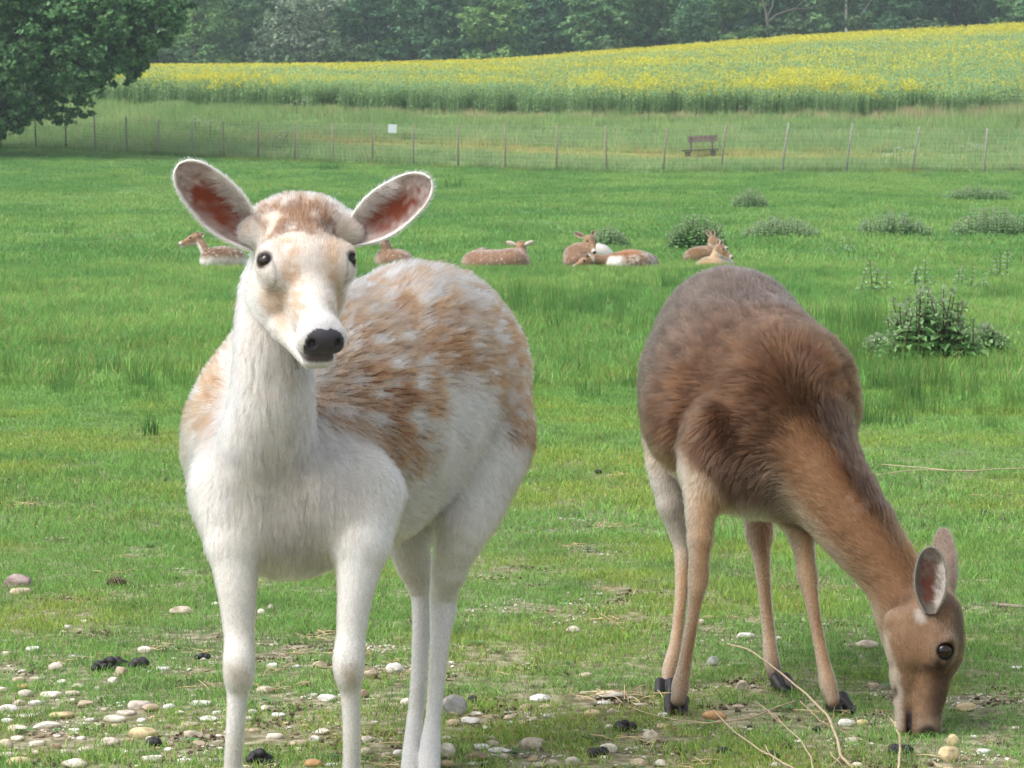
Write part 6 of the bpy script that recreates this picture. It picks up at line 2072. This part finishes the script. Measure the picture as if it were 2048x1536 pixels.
    deer('deer lying head up facing the camera, one ear cocked', D + .6, [(1160, 514, 0, 32, 27, 36, 0), (1196, 512, .3, 28, 23, 34, 0), (1150, 524, -.2, 22, 18, 24, 0)], [(1170, 510, -.1, 18), (1176, 492, -.1, 12), (1180, 480, -.1, 11)],
         (1180, 472, -.06), (.20, -.72, -.62), (.12, -.6, .75), [(1171, 475, -.02, 1148, 465, -.02, (-.1, -1, 0), .036, (.5, .42, .34)), (1186, 472, -.02, 1187, 460, -.02, (.3, -1, 0), .030, (.7, .66, .62))], c4, hs=1.05,
         extra=[[(1150, 536, -.4, 7), (1165, 540, -.5, 6)]])
    # 5 curled up, head laid along its side
    def c5(V, N, W):
        x = 1024 + V[:, 0] / V[:, 1] * F
        n = fbm(V, 7, 11)
        c = mix(tanc, dark, smooth(zpx(512), zpx(502), V[:, 2]) * 0 + smooth(1285, 1310, x) * .7)
        c = mix(c, white, smooth(.5, .58, fbm(V, 30, 12)) * .45 * smooth(1235, 1245, x))
        c = mix(c, white, spots(V, .14, 17, 13) * .5)
        wl = smooth(1250, 1234, x + 40 * (n - .5)) * smooth(zpx(505), zpx(514), V[:, 2]) + smooth(1238, 1243, x) * smooth(1285, 1275, x) * smooth(zpx(522), zpx(535), V[:, 2] + .08 * (n - .5)) * .95
        c = mix(c, white, np.clip(wl, 0, 1))
        c = mix(c, [.24, .10, .045], smooth(zpx(509), zpx(503), V[:, 2] + .02 * n) * smooth(1290, 1270, x))
        return mix(c, tanc, smooth(.4, .8, W['neck']))
    deer('curled deer with white flank and rusty back, head tucked low', D - .5, [(1262, 526, 0, 44, 25, 46, 0), (1236, 530, -.1, 24, 21, 30, 0), (1292, 530, .1, 22, 22, 30, 0)], [(1222, 522, -.05, 15), (1205, 522, -.1, 11), (1190, 518, -.12, 10)],
         (1180, 513, -.1), (-.93, -.25, -.42), (-.3, -.3, .9), [(1180, 515, -.16, 1171, 511, -.22, (0, -1, .2), .028, (.3, .22, .16)), (1178, 514, .0, 1176, 508, .05, (-.1, -1, .3), .026, (.5, .42, .34))], c5,
         extra=[[(1215, 544, -.3, 6), (1206, 547, -.35, 6)], [(1290, 545, -.3, 7), (1308, 546, -.3, 6)], [(1308, 520, .1, 6), (1314, 535, .1, 5), (1312, 545, .1, 4)]])
    # 6 and 7 looking to the side, partly behind the brown deer's back
    def c6(V, N, W):
        return mix([.16, .095, .055], [.22, .14, .085], fbm(V, 8, 14))
    deer('dark brown deer lying in the nettles with its head raised', D + 3, [(1405, 512, 0, 34, 18, 34, 0), (1390, 514, .2, 22, 16, 24, 0)], [(1418, 506, 0, 12), (1424, 492, 0, 9), (1426, 480, 0, 9)],
         (1424, 475, 0), (.88, -.30, -.50), (.45, -.15, .9), [(1421, 474, -.02, 1413, 460, -.02, (-.3, -1, 0), .03, (.2, .15, .12)), (1427, 473, -.08, 1426, 459, -.1, (.1, -1, 0), .03, (.2, .15, .12))], c6)
    def c7(V, N, W):
        c = mix([.30, .19, .11], [.46, .33, .21], fbm(V, 8, 15)); x = 1024 + V[:, 0] / V[:, 1] * F
        return mix(c, white, smooth(1436, 1448, x) * smooth(zpx(522), zpx(518), V[:, 2]) * smooth(.4, .8, W['body']) * .7)
    deer('fawn coloured deer resting just above the brown doe back', D + .8, [(1424, 532, 0, 30, 17, 34, 0), (1444, 532, .1, 24, 16, 26, 0)], [(1430, 522, 0, 13), (1433, 508, 0, 9), (1437, 497, 0, 9)],
         (1437, 492, 0), (.86, -.35, -.55), (.5, -.15, .85), [(1435, 491, -.04, 1438, 478, -.04, (-.2, -1, 0), .024, (.42, .32, .24)), (1441, 491, -.08, 1446, 480, -.1, (.3, -1, 0), .022, (.42, .32, .24))], c7, hs=.9)

def build_grass_round_deer():
    GM = bpy.data.materials['grass_blades']
    src = [source('taller_tuft', tuft_mesh('taller_tuft', 60, .14, .17, .0055, s, .4, 3, mat=GM)) for s in (51, 52)]
    X, Y = [], []
    for px, w in ((446, 100), (785, 90), (992, 150), (1172, 110), (1262, 130), (1400, 80), (1435, 90)):
        n = int(w * .9)
        y = 37.35 - .9 * RNG.random(n) ** 1.5; x = (px - 1024 + (RNG.random(n) - .5) * w * 1.15) / F * 37.6
        X.append(x); Y.append(y)
    X, Y = np.concatenate(X), np.concatenate(Y); n = len(X)
    s = .30 + .40 * RNG.random(n)
    scatter('pasture_grass', np.stack([X, Y, height(X, Y)], 1), src, 'slightly taller grass growing round the resting deer', np.stack([np.zeros(n), np.zeros(n), RNG.random(n) * 6.28], 1),
            np.stack([np.ones(n), np.ones(n), s], 1), itint=ground_col(X, Y) * 1.15)

# ================================================================== air
def build_haze():
    V, Fq = box((0, 250, 29), (1800, 780, 62))
    V = np.array(V)
    # bottom a metre under the lowest ground, top above the tallest tree
    V[:, 2] = np.where(V[:, 2] > 20, HAZE_TOP, HAZE_BOTTOM)
    me = mesh_data('haze', V, Fq, None, None, False)
    m = bpy.data.materials.new('haze'); m.use_nodes = True; nt = m.node_tree; nt.nodes.clear()
    out = nt.nodes.new('ShaderNodeOutputMaterial'); pv = nt.nodes.new('ShaderNodeVolumePrincipled')
    pv.inputs['Color'].default_value = (.74, .92, .92, 1); pv.inputs['Density'].default_value = .00050; pv.inputs['Anisotropy'].default_value = .2
    nt.links.new(pv.outputs[0], out.inputs['Volume'])
    me.materials.append(m)
    o = link('haze', me); tag(o, 'thin pale haze over the pasture and the wood', kind='stuff')
# ================================================================== build
NF = lambda n: n
FUR = fur_material('deer_fur')
HAZE_TOP, HAZE_BOTTOM = 48.0, -8.0
import time as _t
_t0 = _t.time()
for fn in (build_ground, build_crop, build_trees, build_grass, build_fence, build_bench, build_weeds, build_pale, build_brown, build_far_deer, build_grass_round_deer,
           build_stones, build_droppings, build_pinecone, build_twigs, build_haze):
    fn()
    print('BUILT', fn.__name__, round(_t.time() - _t0, 1))
